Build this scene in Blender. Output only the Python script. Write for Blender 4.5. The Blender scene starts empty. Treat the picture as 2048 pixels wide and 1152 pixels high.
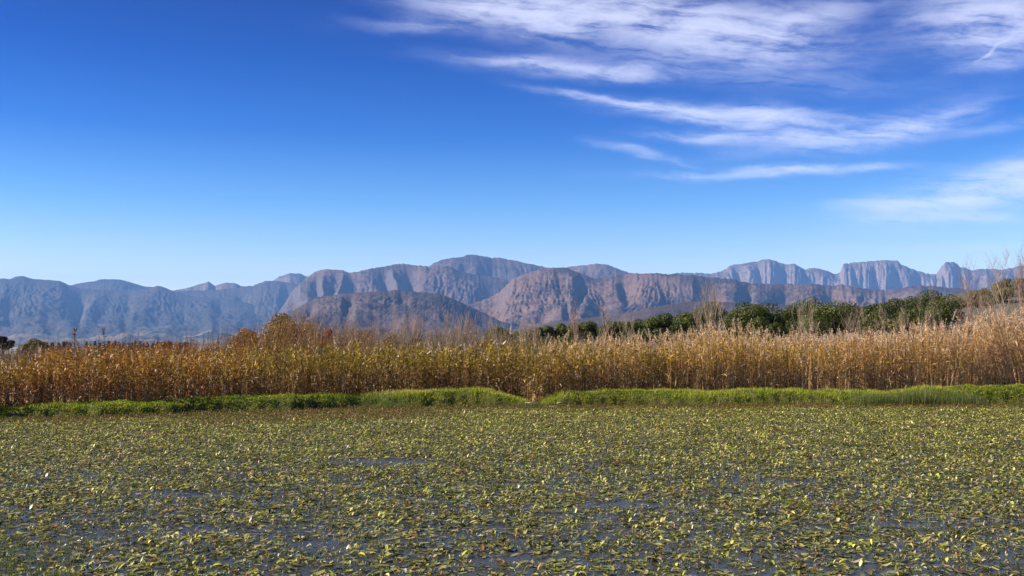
import bpy, math, random
import numpy as np
from mathutils import Vector

# ------------------------------------------------------------------ camera
S = bpy.context.scene
COL = S.collection
F = 2010.0                       # focal length in photo pixels (2048 wide)
CZ = 2.8                         # camera height above the pond
PITCH = math.atan((682 - 576) / F)
cam = bpy.data.objects.new('camera', bpy.data.cameras.new('camera'))
COL.objects.link(cam)
cam.location = (0, 0, CZ)
cam.rotation_euler = (math.pi / 2 + PITCH, 0, 0)
cam.data.sensor_width = 36
cam.data.lens = 36 * F / 2048
cam.data.clip_start = 0.1
cam.data.clip_end = 90000
S.camera = cam

SUN_EL, SUN_AZ = math.radians(33), math.radians(-96)   # azimuth clockwise from +Y (view direction)
EXPOSURE = 1.08
SKY_STRENGTH = 0.086


def ray(px, py):
    """photo pixel -> (x/y, z/y) slopes in the world"""
    a = (np.asarray(px, float) - 1024) / F
    b = (576 - np.asarray(py, float)) / F
    c, s = math.cos(PITCH), math.sin(PITCH)
    d = c - b * s
    return a / d, (b * c + s) / d


def at(px, py, Y):
    u, w = ray(px, py)
    return float(u * Y), float(Y), float(CZ + w * Y)


# ------------------------------------------------------------------ node helper
class NT:
    def __init__(self, tree):
        self.t = tree
        tree.nodes.clear()

    def n(self, typ, **kw):
        nd = self.t.nodes.new(typ)
        for k, v in kw.items():
            setattr(nd, k, v)
        return nd

    def set(self, sock, v):
        if isinstance(v, bpy.types.NodeSocket):
            self.t.links.new(v, sock)
        elif v is not None:
            sock.default_value = v

    def m(self, op, a, b=None, c=None, clamp=False):
        nd = self.n('ShaderNodeMath', operation=op)
        nd.use_clamp = clamp
        for i, v in enumerate((a, b, c)):
            if v is not None:
                self.set(nd.inputs[i], v)
        return nd.outputs[0]

    def vm(self, op, a, b=None):
        nd = self.n('ShaderNodeVectorMath', operation=op)
        self.set(nd.inputs[0], a)
        if b is not None:
            self.set(nd.inputs[1], b)
        return nd.outputs[0]

    def mix(self, f, a, b, mode='MIX'):
        nd = self.n('ShaderNodeMix', data_type='RGBA', blend_type=mode)
        self.set(nd.inputs[0], f)
        self.set(nd.inputs[6], a)
        self.set(nd.inputs[7], b)
        return nd.outputs[2]

    def noise(self, vec, scale, detail=4, rough=0.55, dist=0.0):
        nd = self.n('ShaderNodeTexNoise')
        if vec is not None:
            self.set(nd.inputs['Vector'], vec)
        nd.inputs['Scale'].default_value = scale
        nd.inputs['Detail'].default_value = detail
        nd.inputs['Roughness'].default_value = rough
        nd.inputs['Distortion'].default_value = dist
        return nd.outputs['Fac']

    def ss(self, v, lo, hi, a=0.0, b=1.0):
        nd = self.n('ShaderNodeMapRange', interpolation_type='SMOOTHSTEP')
        self.set(nd.inputs[0], v)
        nd.inputs[1].default_value = lo
        nd.inputs[2].default_value = hi
        nd.inputs[3].default_value = a
        nd.inputs[4].default_value = b
        return nd.outputs[0]

    def ramp(self, v, stops):
        nd = self.n('ShaderNodeValToRGB')
        self.set(nd.inputs[0], v)
        el = nd.color_ramp.elements
        while len(el) < len(stops):
            el.new(0.5)
        for e, (p, c) in zip(el, stops):
            e.position = p
            e.color = (*c, 1)
        return nd.outputs[0]


def c4(c):
    return (c[0], c[1], c[2], 1.0)


# ------------------------------------------------------------------ sky with cirrus
W = bpy.data.worlds.new("World")
S.world = W
W.use_nodes = True
w = NT(W.node_tree)
sky = w.n('ShaderNodeTexSky', sky_type='NISHITA')
sky.sun_disc = False
sky.sun_elevation = SUN_EL
sky.sun_rotation = SUN_AZ % (2 * math.pi)
sky.altitude = 400
sky.air_density = 1.0
sky.dust_density = 0.15
sky.ozone_density = 4.0
tc = w.n('ShaderNodeTexCoord')
sep = w.n('ShaderNodeSeparateXYZ')
w.t.links.new(tc.outputs['Generated'], sep.inputs[0])
az = w.m('ARCTAN2', sep.outputs[0], sep.outputs[1])
el = w.m('ARCSINE', sep.outputs[2])
comb = w.n('ShaderNodeCombineXYZ')
w.set(comb.inputs[0], az)
w.set(comb.inputs[1], w.m('MULTIPLY', el, 2.6))
base = comb.outputs[0]
warpn = w.n('ShaderNodeTexNoise')
w.set(warpn.inputs['Vector'], base)
warpn.inputs['Scale'].default_value = 7.0
warpn.inputs['Detail'].default_value = 5
warpn.inputs['Roughness'].default_value = 0.6
wv = w.vm('SUBTRACT', warpn.outputs['Color'], (0.5, 0.5, 0.5))
ws = w.n('ShaderNodeSeparateXYZ')
w.set(ws.inputs[0], wv)
azw = w.m('MULTIPLY_ADD', ws.outputs[0], 0.085, az)
elw = w.m('MULTIPLY_ADD', ws.outputs[1], 0.026, el)
# cirrus banks: photo centre, half sizes, tilt (deg, + = falls to the right), strength
CL = [(1000, 18, 140, 24, 4, 1.05), (850, 50, 110, 12, -2, .3), (1230, 30, 240, 48, 6, .95), (1110, 55, 110, 18, 3, .5),
      (1450, 75, 190, 42, 9, .95), (1610, 38, 120, 26, -10, .6), (1130, 134, 170, 15, 4, .75), (1060, 122, 60, 10, 0, .3), (1250, 145, 50, 9, 10, .4),
      (1200, 196, 110, 8, 8, .8), (1430, 225, 160, 17, 6, .95), (1540, 236, 90, 20, 6, .8), (1290, 212, 70, 9, 4, .4),
      (1460, 272, 130, 10, 3, .75), (1690, 268, 150, 24, -3, .8), (1830, 240, 120, 18, -10, .45), (1260, 300, 70, 9, 10, .4), (1350, 318, 80, 7, 8, .2),
      (1560, 342, 190, 8, 1, .8), (1975, 385, 170, 34, -8, 1.25), (2045, 330, 60, 14, -4, .6),
      (1830, 408, 130, 9, 2, .7), (1850, 497, 150, 6, 1, .45), (1955, 36, 95, 42, 6, 1.1),
      (2040, 70, 70, 36, 0, .9), (2012, 99, 28, 3, -28, 1.0), (1990, 128, 60, 9, 0, .35),
      (1500, 150, 300, 26, 8, .15), (1990, 440, 110, 10, 2, .45), (2000, 255, 70, 8, 0, .2)]
tot = None
for (px, py, rx, ry, tilt, st) in CL:
    u, ww = ray(px, py)
    a0, e0 = math.atan(u), math.atan(ww * math.cos(math.atan(u)))
    ct, stt = math.cos(math.radians(-tilt)), math.sin(math.radians(-tilt))
    dx = w.m('SUBTRACT', azw, a0)
    dy = w.m('SUBTRACT', elw, e0)
    X = w.m('ADD', w.m('MULTIPLY', dx, ct * F / rx), w.m('MULTIPLY', dy, stt * F / rx))
    Y = w.m('ADD', w.m('MULTIPLY', dx, -stt * F / ry), w.m('MULTIPLY', dy, ct * F / ry))
    r2 = w.m('ADD', w.m('MULTIPLY', X, X), w.m('MULTIPLY', Y, Y))
    g = w.m('MULTIPLY', w.m('EXPONENT', w.m('MULTIPLY', r2, -1.0)), st)
    tot = g if tot is None else w.m('ADD', tot, g)
fv = w.n('ShaderNodeCombineXYZ')
w.set(fv.inputs[0], w.m('MULTIPLY', azw, 3.0))
w.set(fv.inputs[1], w.m('MULTIPLY', w.m('MULTIPLY_ADD', azw, 0.12, elw), 26.0))
fib = w.noise(fv.outputs[0], 3.0, 10, 0.66, 0.5)
puff = w.noise(base, 16.0, 8, 0.62, 0.3)
tex = w.m('ADD', w.m('MULTIPLY', fib, 0.75), w.m('MULTIPLY', puff, 0.55))
cov = w.m('MULTIPLY', tot, w.ss(tex, 0.45, 0.85, 0.10, 1.9))
cov = w.m('SUBTRACT', 1.0, w.m('EXPONENT', w.m('MULTIPLY', cov, -1.0)), clamp=True)
hsv = w.n('ShaderNodeHueSaturation')
hsv.inputs['Hue'].default_value = 0.505
hsv.inputs['Saturation'].default_value = 1.18
hsv.inputs['Value'].default_value = 1.0
w.set(hsv.inputs['Color'], sky.outputs[0])
grade = w.ramp(w.m('DIVIDE', el, math.radians(40), clamp=True), [(0.0, (1.5, 1.24, 1.1)), (0.10, (1.36, 1.14, 1.06)), (0.19, (.60, .80, .98)), (0.29, (.13, .42, .82)), (0.39, (.0, .24, .64)), (0.49, (.0, .15, .50)), (1.0, (.0, .10, .4))])
cloudcol = w.mix(w.ss(el, 0.0, 0.35), (5.6, 6.1, 7.6, 1), (5.1, 5.3, 6.7, 1))
skyc = w.mix(w.m('MULTIPLY', cov, 0.88), w.mix(1.0, hsv.outputs[0], grade, 'MULTIPLY'), cloudcol)
bg = w.n('ShaderNodeBackground')
w.set(bg.inputs['Color'], skyc)
bg.inputs['Strength'].default_value = SKY_STRENGTH
wo = w.n('ShaderNodeOutputWorld')
w.t.links.new(bg.outputs[0], wo.inputs['Surface'])

sun = bpy.data.objects.new('sun', bpy.data.lights.new('sun', 'SUN'))
COL.objects.link(sun)
sun.data.energy = 5.0
sun.data.angle = math.radians(0.5)
sun.data.color = (1.0, 0.88, 0.72)
sd = Vector((math.sin(SUN_AZ) * math.cos(SUN_EL), math.cos(SUN_AZ) * math.cos(SUN_EL), math.sin(SUN_EL)))
sun.rotation_euler = sd.to_track_quat('Z', 'Y').to_euler()
sun.location = (-40, -20, 60)

S.view_settings.view_transform = 'Standard'
S.view_settings.look = 'None'
S.view_settings.gamma = 1.0
S.view_settings.exposure = EXPOSURE
S.cycles.volume_bounces = 1
S.cycles.transparent_max_bounces = 8
S.cycles.max_bounces = 6

# ------------------------------------------------------------------ numpy noise
rng = np.random.default_rng(7)
random.seed(7)
_P = np.random.default_rng(99).permutation(4096).astype(np.int64)
_A = np.random.default_rng(98).random(4096) * 2 * math.pi
_G = np.stack([np.cos(_A), np.sin(_A)], -1)


def perlin(x, y, seed=0):
    x = np.asarray(x, float); y = np.asarray(y, float)
    xi = np.floor(x).astype(np.int64); yi = np.floor(y).astype(np.int64)
    xf = x - xi; yf = y - yi
    u = xf * xf * xf * (xf * (xf * 6 - 15) + 10)
    v = yf * yf * yf * (yf * (yf * 6 - 15) + 10)

    def g(ix, iy, dx, dy):
        h = _P[(_P[(ix + seed * 131) & 4095] + iy) & 4095]
        q = _G[h]
        return q[..., 0] * dx + q[..., 1] * dy
    a = g(xi, yi, xf, yf); b = g(xi + 1, yi, xf - 1, yf)
    c = g(xi, yi + 1, xf, yf - 1); d = g(xi + 1, yi + 1, xf - 1, yf - 1)
    return ((a + u * (b - a)) * (1 - v) + (c + u * (d - c)) * v) * 1.5


def fbm(x, y, o=5, seed=0, gain=0.5):
    s = 0; a = 1; t = 0
    for i in range(o):
        s = s + a * perlin(x * 2 ** i + i * 17.3, y * 2 ** i - i * 9.1, seed + i); t += a; a *= gain
    return s / t


def ridged(x, y, o=5, seed=0, gain=0.5):
    s = 0; a = 1; t = 0
    for i in range(o):
        s = s + a * (1 - np.minimum(1, 2.0 * np.abs(perlin(x * 2 ** i + i * 7.3, y * 2 ** i + i * 3.1, seed + i)))); t += a; a *= gain
    return s / t


def sst(a, b, x):
    t = np.clip((x - a) / (b - a), 0, 1)
    return t * t * (3 - 2 * t)


# ------------------------------------------------------------------ mesh accumulation
class Acc:
    def __init__(self):
        self.v = []; self.f = []; self.c = []; self.nv = 0

    def sheets(self, P, col=None, closed=False):
        """P: (N,n,k,3) grids of points; col: (N,3) or (N,n,3)"""
        N, n, k, _ = P.shape
        if N == 0:
            return
        idx = np.arange(N * n * k).reshape(N, n, k) + self.nv
        if closed:
            nx = np.roll(idx, -1, axis=2)
            q = np.stack([idx[:, :-1], nx[:, :-1], nx[:, 1:], idx[:, 1:]], -1)
        else:
            q = np.stack([idx[:, :-1, :-1], idx[:, :-1, 1:], idx[:, 1:, 1:], idx[:, 1:, :-1]], -1)
        self.v.append(P.reshape(-1, 3).astype(np.float32))
        self.f.append(q.reshape(-1, 4).astype(np.int32))
        if col is None:
            col = np.ones((N, 3))
        col = np.asarray(col, float)
        if col.ndim == 2:
            col = np.repeat(col[:, None], n, 1)
        c = np.repeat(col[:, :, None], k, 2).reshape(-1, 3)
        self.c.append(c.astype(np.float32))
        self.nv += N * n * k

    def ribbons(self, P, Sd, col=None):
        """centre lines P (N,n,3), half-width vectors Sd (N,n,3)"""
        self.sheets(np.stack([P - Sd, P + Sd], 2), col)

    def tubes(self, P, R, k=4, col=None):
        """P (N,n,3), R (N,n)"""
        d = np.gradient(P, axis=1)
        d /= np.linalg.norm(d, axis=-1, keepdims=True) + 1e-9
        ref = np.where(np.abs(d[..., 2:3]) > 0.9, np.array([1., 0, 0]), np.array([0, 0, 1.]))
        a = np.cross(d, ref); a /= np.linalg.norm(a, axis=-1, keepdims=True) + 1e-9
        b = np.cross(d, a)
        th = np.arange(k) * 2 * math.pi / k
        Q = P[:, :, None] + R[:, :, None, None] * (np.cos(th)[None, None, :, None] * a[:, :, None] + np.sin(th)[None, None, :, None] * b[:, :, None])
        self.sheets(Q, col, closed=True)

    def build(self, name, mat, parent=None, smooth=False, loc=(0, 0, 0)):
        v = np.concatenate(self.v); f = np.concatenate(self.f); c = np.concatenate(self.c)
        v = v - np.asarray(loc, np.float32)
        me = bpy.data.meshes.new(name)
        me.vertices.add(len(v)); me.vertices.foreach_set('co', v.ravel())
        me.loops.add(f.size); me.loops.foreach_set('vertex_index', f.ravel())
        me.polygons.add(len(f))
        me.polygons.foreach_set('loop_start', np.arange(0, f.size, 4, dtype=np.int32))
        me.polygons.foreach_set('loop_total', np.full(len(f), 4, np.int32))
        me.polygons.foreach_set('use_smooth', np.full(len(f), smooth, bool))
        ca = me.color_attributes.new('Col', 'FLOAT_COLOR', 'POINT')
        ca.data.foreach_set('color', np.concatenate([c, np.ones((len(c), 1), np.float32)], 1).ravel())
        me.update(calc_edges=True)
        me.materials.append(mat)
        o = bpy.data.objects.new(name, me)
        COL.objects.link(o)
        if parent is not None:
            o.parent = parent
        else:
            o.location = loc
        return o


def tag(o, label=None, cat=None, group=None, kind=None):
    if label: o['label'] = label
    if cat: o['category'] = cat
    if group: o['group'] = group
    if kind: o['kind'] = kind
    return o


def empty(name, loc, label, cat, group=None):
    o = bpy.data.objects.new(name, None)
    COL.objects.link(o)
    o.location = loc
    o.empty_display_size = 0.2
    return tag(o, label, cat, group)


def unit(v):
    return v / (np.linalg.norm(v, axis=-1, keepdims=True) + 1e-9)


def rnd(a, b, *s):
    return rng.uniform(a, b, s)


def mixc(a, b, t):
    return np.asarray(a)[None] * (1 - t)[:, None] + np.asarray(b)[None] * t[:, None]


# ------------------------------------------------------------------ materials
def leaf_mat(name, trans=0.3, rough=0.55, spec=0.3, sat=1.0):
    m = bpy.data.materials.new(name); m.use_nodes = True
    t = NT(m.node_tree)
    at_ = t.n('ShaderNodeAttribute', attribute_name='Col')
    geo = t.n('ShaderNodeNewGeometry')
    nz = t.noise(geo.outputs['Position'], 9.0, 3)
    col = t.mix(t.ss(nz, 0.3, 0.7, 0.0, 0.45), at_.outputs['Color'], (0.5, 0.5, 0.5, 1), 'SOFT_LIGHT')
    p = t.n('ShaderNodeBsdfPrincipled')
    t.set(p.inputs['Base Color'], col)
    p.inputs['Roughness'].default_value = rough
    p.inputs['Specular IOR Level'].default_value = spec
    tr = t.n('ShaderNodeBsdfTranslucent')
    t.set(tr.inputs['Color'], col)
    mx = t.n('ShaderNodeMixShader')
    mx.inputs[0].default_value = trans
    t.t.links.new(p.outputs[0], mx.inputs[1]); t.t.links.new(tr.outputs[0], mx.inputs[2])
    o = t.n('ShaderNodeOutputMaterial')
    t.t.links.new(mx.outputs[0], o.inputs['Surface'])
    return m


def bark_mat(name, c1, c2, scale=12):
    m = bpy.data.materials.new(name); m.use_nodes = True
    t = NT(m.node_tree)
    tcn = t.n('ShaderNodeTexCoord')
    nz = t.noise(tcn.outputs['Object'], scale, 5, 0.65)
    col = t.mix(t.ss(nz, 0.3, 0.7), c4(c1), c4(c2))
    p = t.n('ShaderNodeBsdfPrincipled')
    t.set(p.inputs['Base Color'], col)
    p.inputs['Roughness'].default_value = 0.85
    p.inputs['Specular IOR Level'].default_value = 0.2
    o = t.n('ShaderNodeOutputMaterial')
    t.t.links.new(p.outputs[0], o.inputs['Surface'])
    return m


M_leaf = leaf_mat('foliage', 0.35, 0.5, 0.35)
M_reed = leaf_mat('dry reed', 0.25, 0.5, 0.3)
M_grass = leaf_mat('bank grass', 0.42, 0.55, 0.25)
M_pad = leaf_mat('floating leaf', 0.28, 0.36, 0.5)
M_plume = leaf_mat('seed plume', 0.4, 0.8, 0.1)
M_bark = bark_mat('brown bark', (0.10, 0.075, 0.055), (0.19, 0.15, 0.11))
M_pale = bark_mat('pale bark', (0.30, 0.22, 0.15), (0.42, 0.33, 0.25))


def mountain_mat(name, low, dry, rock, fscale, hill_z=None, fields=False, rocksteep=(0.55, 0.85)):
    m = bpy.data.materials.new(name); m.use_nodes = True
    t = NT(m.node_tree)
    geo = t.n('ShaderNodeNewGeometry')
    pos = geo.outputs['Position']
    sp = t.n('ShaderNodeSeparateXYZ'); t.set(sp.inputs[0], geo.outputs['Normal'])
    pz = t.n('ShaderNodeSeparateXYZ'); t.set(pz.inputs[0], pos)
    n1 = t.noise(pos, fscale * 0.6, 9, 0.6)
    n2 = t.noise(pos, fscale * 7, 6, 0.7)
    n3 = t.noise(pos, fscale * 32, 4, 0.7)
    col = t.mix(t.ss(t.m('ADD', n1, t.m('MULTIPLY', t.m('SUBTRACT', n2, 0.5), 0.5)), 0.4, 0.62), c4(low), c4(dry))
    steep = t.m('SUBTRACT', 1.0, sp.outputs[2])
    rk = t.ss(t.m('ADD', steep, t.m('MULTIPLY', t.m('SUBTRACT', n2, 0.5), 0.7)), rocksteep[0] * 0.5, rocksteep[1] * 0.5)
    col = t.mix(rk, col, c4(rock))
    # scattered boulders and dark shrubs
    col = t.mix(t.ss(n3, 0.53, 0.62, 0, 0.38), col, c4([min(1, q * 2.3) for q in rock]))
    col = t.mix(t.ss(n3, 0.47, 0.38, 0, 0.5), col, c4([q * 0.4 for q in low]))
    if fields:
        mp = t.vm('MULTIPLY', pos, (1 / 700., 1 / 700., 0))
        vo = t.n('ShaderNodeTexVoronoi'); t.set(vo.inputs['Vector'], mp)
        vo.inputs['Scale'].default_value = 1.6
        sc = t.n('ShaderNodeSeparateColor'); t.set(sc.inputs[0], vo.outputs['Color'])
        fc = t.ramp(sc.outputs[0], [(0, (0.05, 0.07, 0.05)), (0.4, (0.10, 0.09, 0.07)), (0.62, (0.16, 0.125, 0.085)), (0.85, (0.20, 0.16, 0.11))])
        fm = t.ss(t.m('ADD', pz.outputs[2], t.m('MULTIPLY', t.m('SUBTRACT', n1, 0.5), 300)), 260, 60, 0, 1)
        fm = t.m('MULTIPLY', fm, t.ss(sc.outputs[1], 0.35, 0.5))
        col = t.mix(fm, col, fc)
    p = t.n('ShaderNodeBsdfPrincipled')
    t.set(p.inputs['Base Color'], col)
    p.inputs['Roughness'].default_value = 0.95
    p.inputs['Specular IOR Level'].default_value = 0.05
    bp = t.n('ShaderNodeBump')
    bp.inputs['Strength'].default_value = 1.0
    bp.inputs['Distance'].default_value = 9.0
    t.set(bp.inputs['Height'], t.m('ADD', n2, t.m('MULTIPLY', n3, 0.35)))
    t.t.links.new(bp.outputs[0], p.inputs['Normal'])
    o = t.n('ShaderNodeOutputMaterial')
    t.t.links.new(p.outputs[0], o.inputs['Surface'])
    return m


# ------------------------------------------------------------------ mountains
def mountain(name, prof, D, depth, knots, amp, mat, base_z=-45, p=1.25, cliff=0.0, rows=150, step=2.2, crag=0.9, seed=1, back=0.7, warp=22, apron=0.24):
    prof = sorted(prof)
    x0, x1 = prof[0][0], prof[-1][0]
    nc = int((x1 - x0) / step)
    px = np.linspace(x0, x1, nc)
    py = np.interp(px, [q[0] for q in prof], [q[1] for q in prof])
    py = py + crag * (fbm(px / 16., px * 0, 4, seed + 3, 0.65) * 4.0 + 5.0 * np.abs(fbm(px / 7., px * 0 + 2, 3, seed + 4, 0.7)) * (0.4 + perlin(px / 40., px * 0, seed + 6)))
    u, wz = ray(px, py)
    Hc = CZ + wz * D                                     # crest height at distance D
    Hc = np.maximum(Hc, base_z + 2)
    v = np.concatenate([np.linspace(0, 1, rows), 1 + np.linspace(0, back, 26)[1:]])
    PX, V = np.meshgrid(px, v, indexing='ij')
    UU = np.repeat(u[:, None], len(v), 1)
    HC = np.repeat(Hc[:, None], len(v), 1)
    Yd = D - depth * (1 - V)
    vc = np.minimum(V, 1)
    lean = perlin(PX / 60., PX * 0 + 5.5, seed + 71) * 120 * (1 - vc)
    wpx = PX + lean + warp * fbm(PX / 50., V * 3.0, 4, seed + 5) * (0.35 + 1 - vc)
    kn = np.interp(wpx.ravel(), [k[0] for k in knots], [k[1] for k in knots]).reshape(PX.shape)
    kn = 0.6 * np.clip(kn, 0, 1) + 0.4 * np.sin(np.clip(kn, 0, 1) * math.pi / 2)
    cell = np.clip(0.62 + 1.1 * perlin(PX / 42., V * 1.6 + 2.2, seed + 72), 0.12, 1.5)
    bump_ = vc * (1 - vc) * 4
    toe = bump_ * (0.05 * (kn - 0.5) * cell + 0.10 * fbm(PX / 80., V * 0 + 1, 2, seed + 73)) * (0.0 if cliff > 0 else 1.0)
    vf = np.clip(vc + toe, 0, 1)
    ap = apron
    f = ap * (vf / 0.45) * (vf < 0.45) + ap * (vf >= 0.45) + (1 - ap) * (np.clip((vf - 0.32) / 0.68, 0, 1)) ** p
    if cliff > 0:
        cn = fbm(PX / 60., V * 3, 3, seed + 11) * 0.10
        f = (1 - cliff) * f + cliff * sst(0.74, 0.93, vc + cn * (1 - vc) * 4)
    f = np.where(V > 1, 1 - ((V - 1) / back) ** 1.4, f)
    mpp = D / F                                           # metres per photo pixel
    Xw = UU * D
    wgt = np.clip((1 - vc) * 9, 0, 1) * sst(0.22, 0.75, vc)
    carve = amp * (1 - kn) * cell
    sc = 30.0 * mpp
    wx_ = fbm(Xw / sc / 2, Yd / sc / 3, 3, seed + 25) * 1.1
    sk = perlin(Xw / (sc * 7), Xw * 0 + 1.5, seed + 74) * 0.9
    r2 = ridged(Xw / (sc * 1.3) + wx_ + sk * (Yd / sc / 1.7), Yd / (sc * 4.0) + wx_ * .6, 3, seed + 21, 0.42)
    r3 = ridged(Xw / (sc * 0.42) + wx_ * 1.5, Yd / (sc * 1.1), 4, seed + 31, 0.62)
    rel = np.clip((HC - base_z) / (Hc.max() - base_z), 0.12, 1)
    Z = base_z + (HC - base_z) * f
    Z -= wgt * rel * (carve * 0.95 + amp * (0.34 if cliff > 0 else 0.26) * (1 - r2))
    Z -= np.clip((1 - vc) * 14, 0.0, 1) * rel * amp * (0.24 if cliff > 0 else 0.17) * (1 - r3) * (0.04 + 0.80 * sst(0.55, 0.9, vc + 0.2 * fbm(PX / 40., V * 2, 2, seed + 75)))
    Z += bump_ * np.clip(1 - vc, 0, 1) * (0.0 if cliff > 0 else 0.20) * np.maximum(HC - base_z, 0) * fbm(Xw / (sc * 2.2), Yd / (sc * 2.6), 4, seed + 44, 0.5)
    Z += fbm(PX / 5., V * rows / 7., 4, seed + 41, 0.6) * mpp * 0.9 * np.clip(vc * 4, 0, 1) * crag
    Z = np.where(V > 1, np.minimum(Z, HC), Z)
    # no part of the face may rise above the crest's own sight line
    Z = np.where(V < 1, np.minimum(Z, CZ + (HC - CZ) / D * Yd + 0.0), Z)
    X = UU * Yd
    P = np.stack([X, Yd, Z], -1)[None]
    a = Acc(); a.sheets(P.transpose(0, 1, 2, 3))
    o = a.build(name, mat, smooth=True)
    tag(o, kind='structure')
    return o


def alt(ps):
    """alternating gully/ridge positions -> knots, starting with a gully"""
    return [(x, i % 2) for i, x in enumerate(ps)]


def autoknots(x0, x1, step, seed):
    r = random.Random(seed); ps = []; x = x0
    while x < x1:
        ps.append(x); x += step * r.uniform(0.3, 0.75)
    return alt(ps)


mA = mountain_mat('far hazy slopes', (0.036, 0.04, 0.036), (0.068, 0.056, 0.044), (0.088, 0.076, 0.072), 0.0011, fields=True)
mB = mountain_mat('rocky purple slopes', (0.038, 0.031, 0.033), (0.15, 0.10, 0.08), (0.108, 0.09, 0.092), 0.0016)
mC = mountain_mat('brown scrub slopes', (0.040, 0.031, 0.033), (0.165, 0.108, 0.084), (0.112, 0.09, 0.09), 0.0018)
mE = mountain_mat('dark heath slope', (0.048, 0.036, 0.036), (0.096, 0.064, 0.056), (0.104, 0.084, 0.08), 0.003)
mD = mountain_mat('dark scrub hill', (0.0384, 0.0304, 0.032), (0.108, 0.0736, 0.064), (0.096, 0.08, 0.08), 0.0018)
mF = mountain_mat('pale rock cliffs', (0.056, 0.048, 0.048), (0.136, 0.096, 0.08), (0.192, 0.152, 0.132), 0.0012, rocksteep=(0.35, 0.7))

mountain('mountain_range', [(-420, 565), (-300, 548), (-150, 560), (-60, 552), (0, 557), (20, 558), (32, 553), (48, 552), (66, 558), (90, 559), (120, 562), (143, 572), (165, 578), (230, 580), (300, 577), (315, 571), (330, 575), (348, 583), (380, 592), (470, 600), (560, 622), (640, 650)],
         18500, 8000, alt([-420, -330, -240, -170, -100, -50, -20, 20, 60, 95, 160, 205, 250, 300, 345, 400, 440, 500, 560, 640]), 230, mA, p=1.5, apron=0.26, seed=2, rows=170, crag=0.35)
mountain('mountain_range', [(60, 590), (110, 578), (143, 570), (165, 565), (190, 562), (200, 559), (215, 558), (240, 559), (256, 563), (285, 572), (305, 574), (340, 585), (420, 600)],
         21000, 3500, autoknots(60, 420, 90, 5), 220, mA, seed=4, rows=70, crag=0.35)
mountain('mountain_range', [(320, 592), (345, 581), (375, 576), (400, 568), (417, 563), (430, 572), (441, 567), (452, 565.5), (470, 566), (482, 572), (520, 573), (545, 562), (560, 552), (580, 546.5), (600, 547), (611, 552), (640, 556), (700, 575)],
         21500, 3500, alt([320, 375, 395, 417, 432, 460, 490, 530, 550, 585, 605, 630, 700]), 200, mF, seed=6, rows=80, crag=0.5)
mountain('mountain_range', [(280, 640), (310, 605), (345, 584), (380, 581), (430, 580), (480, 575), (510, 570), (530, 562), (560, 562), (590, 567), (620, 572), (660, 590), (720, 620)],
         19800, 6500, alt([280, 330, 385, 440, 480, 540, 575, 600, 640, 720]), 200, mA, p=1.5, seed=7, rows=130, crag=.6)
mountain('mountain_range', [(500, 690), (530, 660), (560, 620), (590, 575), (607, 560), (620, 549), (635, 541), (655, 538.5), (685, 540), (703, 545), (740, 538), (780, 530), (805, 527), (840, 531), (860, 533), (893, 532), (930, 545), (970, 552), (1010, 558), (1100, 566), (1200, 600)],
         14500, 5000, alt([500, 560, 590, 612, 632, 650, 672, 690, 718, 735, 758, 780, 818, 893, 1022, 1080, 1200]), 230, mB, p=1.6, seed=8, rows=190)
mountain('mountain_range', [(780, 560), (820, 546), (858, 532), (872, 524), (885, 519), (905, 515), (925, 513.5), (934, 509.5), (945, 509), (965, 512), (1000, 516), (1040, 523), (1075, 531), (1110, 537), (1150, 532), (1180, 529), (1200, 527), (1215, 529), (1235, 537), (1258, 545), (1300, 552), (1400, 560)],
         17000, 3500, alt([780, 850, 880, 905, 925, 960, 985, 1040, 1085, 1120, 1150, 1200, 1250, 1300, 1400]), 170, mB, seed=10, rows=90, cliff=0.25)
mountain('mountain_range', [(700, 690), (800, 652), (870, 628), (930, 611), (975, 597), (1000, 584), (1013, 570), (1024, 559), (1040, 552), (1060, 545), (1075, 540), (1090, 536.5), (1110, 534), (1135, 536), (1158, 545), (1183, 556), (1205, 556), (1225, 549), (1260, 547), (1300, 546), (1350, 548), (1390, 551), (1430, 555), (1470, 559), (1500, 566), (1560, 567), (1608, 569), (1622, 566), (1640, 570), (1668, 571), (1685, 568), (1705, 573), (1740, 578), (1780, 580), (1800, 576), (1835, 570.5), (1870, 572), (1920, 576), (1950, 582), (2000, 592), (2120, 600), (2300, 590)],
         10500, 3300, alt([700, 780, 860, 920, 1022, 1095, 1130, 1145, 1168, 1214, 1247, 1290, 1325, 1385, 1425, 1470, 1497, 1530, 1570, 1610, 1660, 1700, 1760, 1830, 1890, 1940, 2000, 2100, 2300]), 150, mC, p=1.7, apron=0.36, seed=12, rows=190)
mountain('mountain_range', [(460, 690), (520, 668), (560, 642), (600, 612), (640, 593), (690, 587), (740, 583), (790, 580.5), (830, 583), (880, 588), (905, 597), (930, 608), (965, 624), (1000, 641), (1060, 662), (1120, 684)],
         8200, 2500, alt([460, 560, 625, 665, 700, 745, 810, 868, 960, 1030, 1120]), 70, mD, p=1.0, apron=0.40, seed=14, rows=130, warp=30)
mountain('heath_slope', [(900, 690), (980, 668), (1050, 655), (1100, 645), (1200, 633), (1280, 621), (1330, 610), (1370, 604), (1420, 603), (1500, 607), (1700, 612), (1960, 608), (2300, 590)],
         6000, 2600, autoknots(900, 2300, 160, 9), 22, mE, p=1.2, seed=16, rows=90, crag=0.25)
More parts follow.
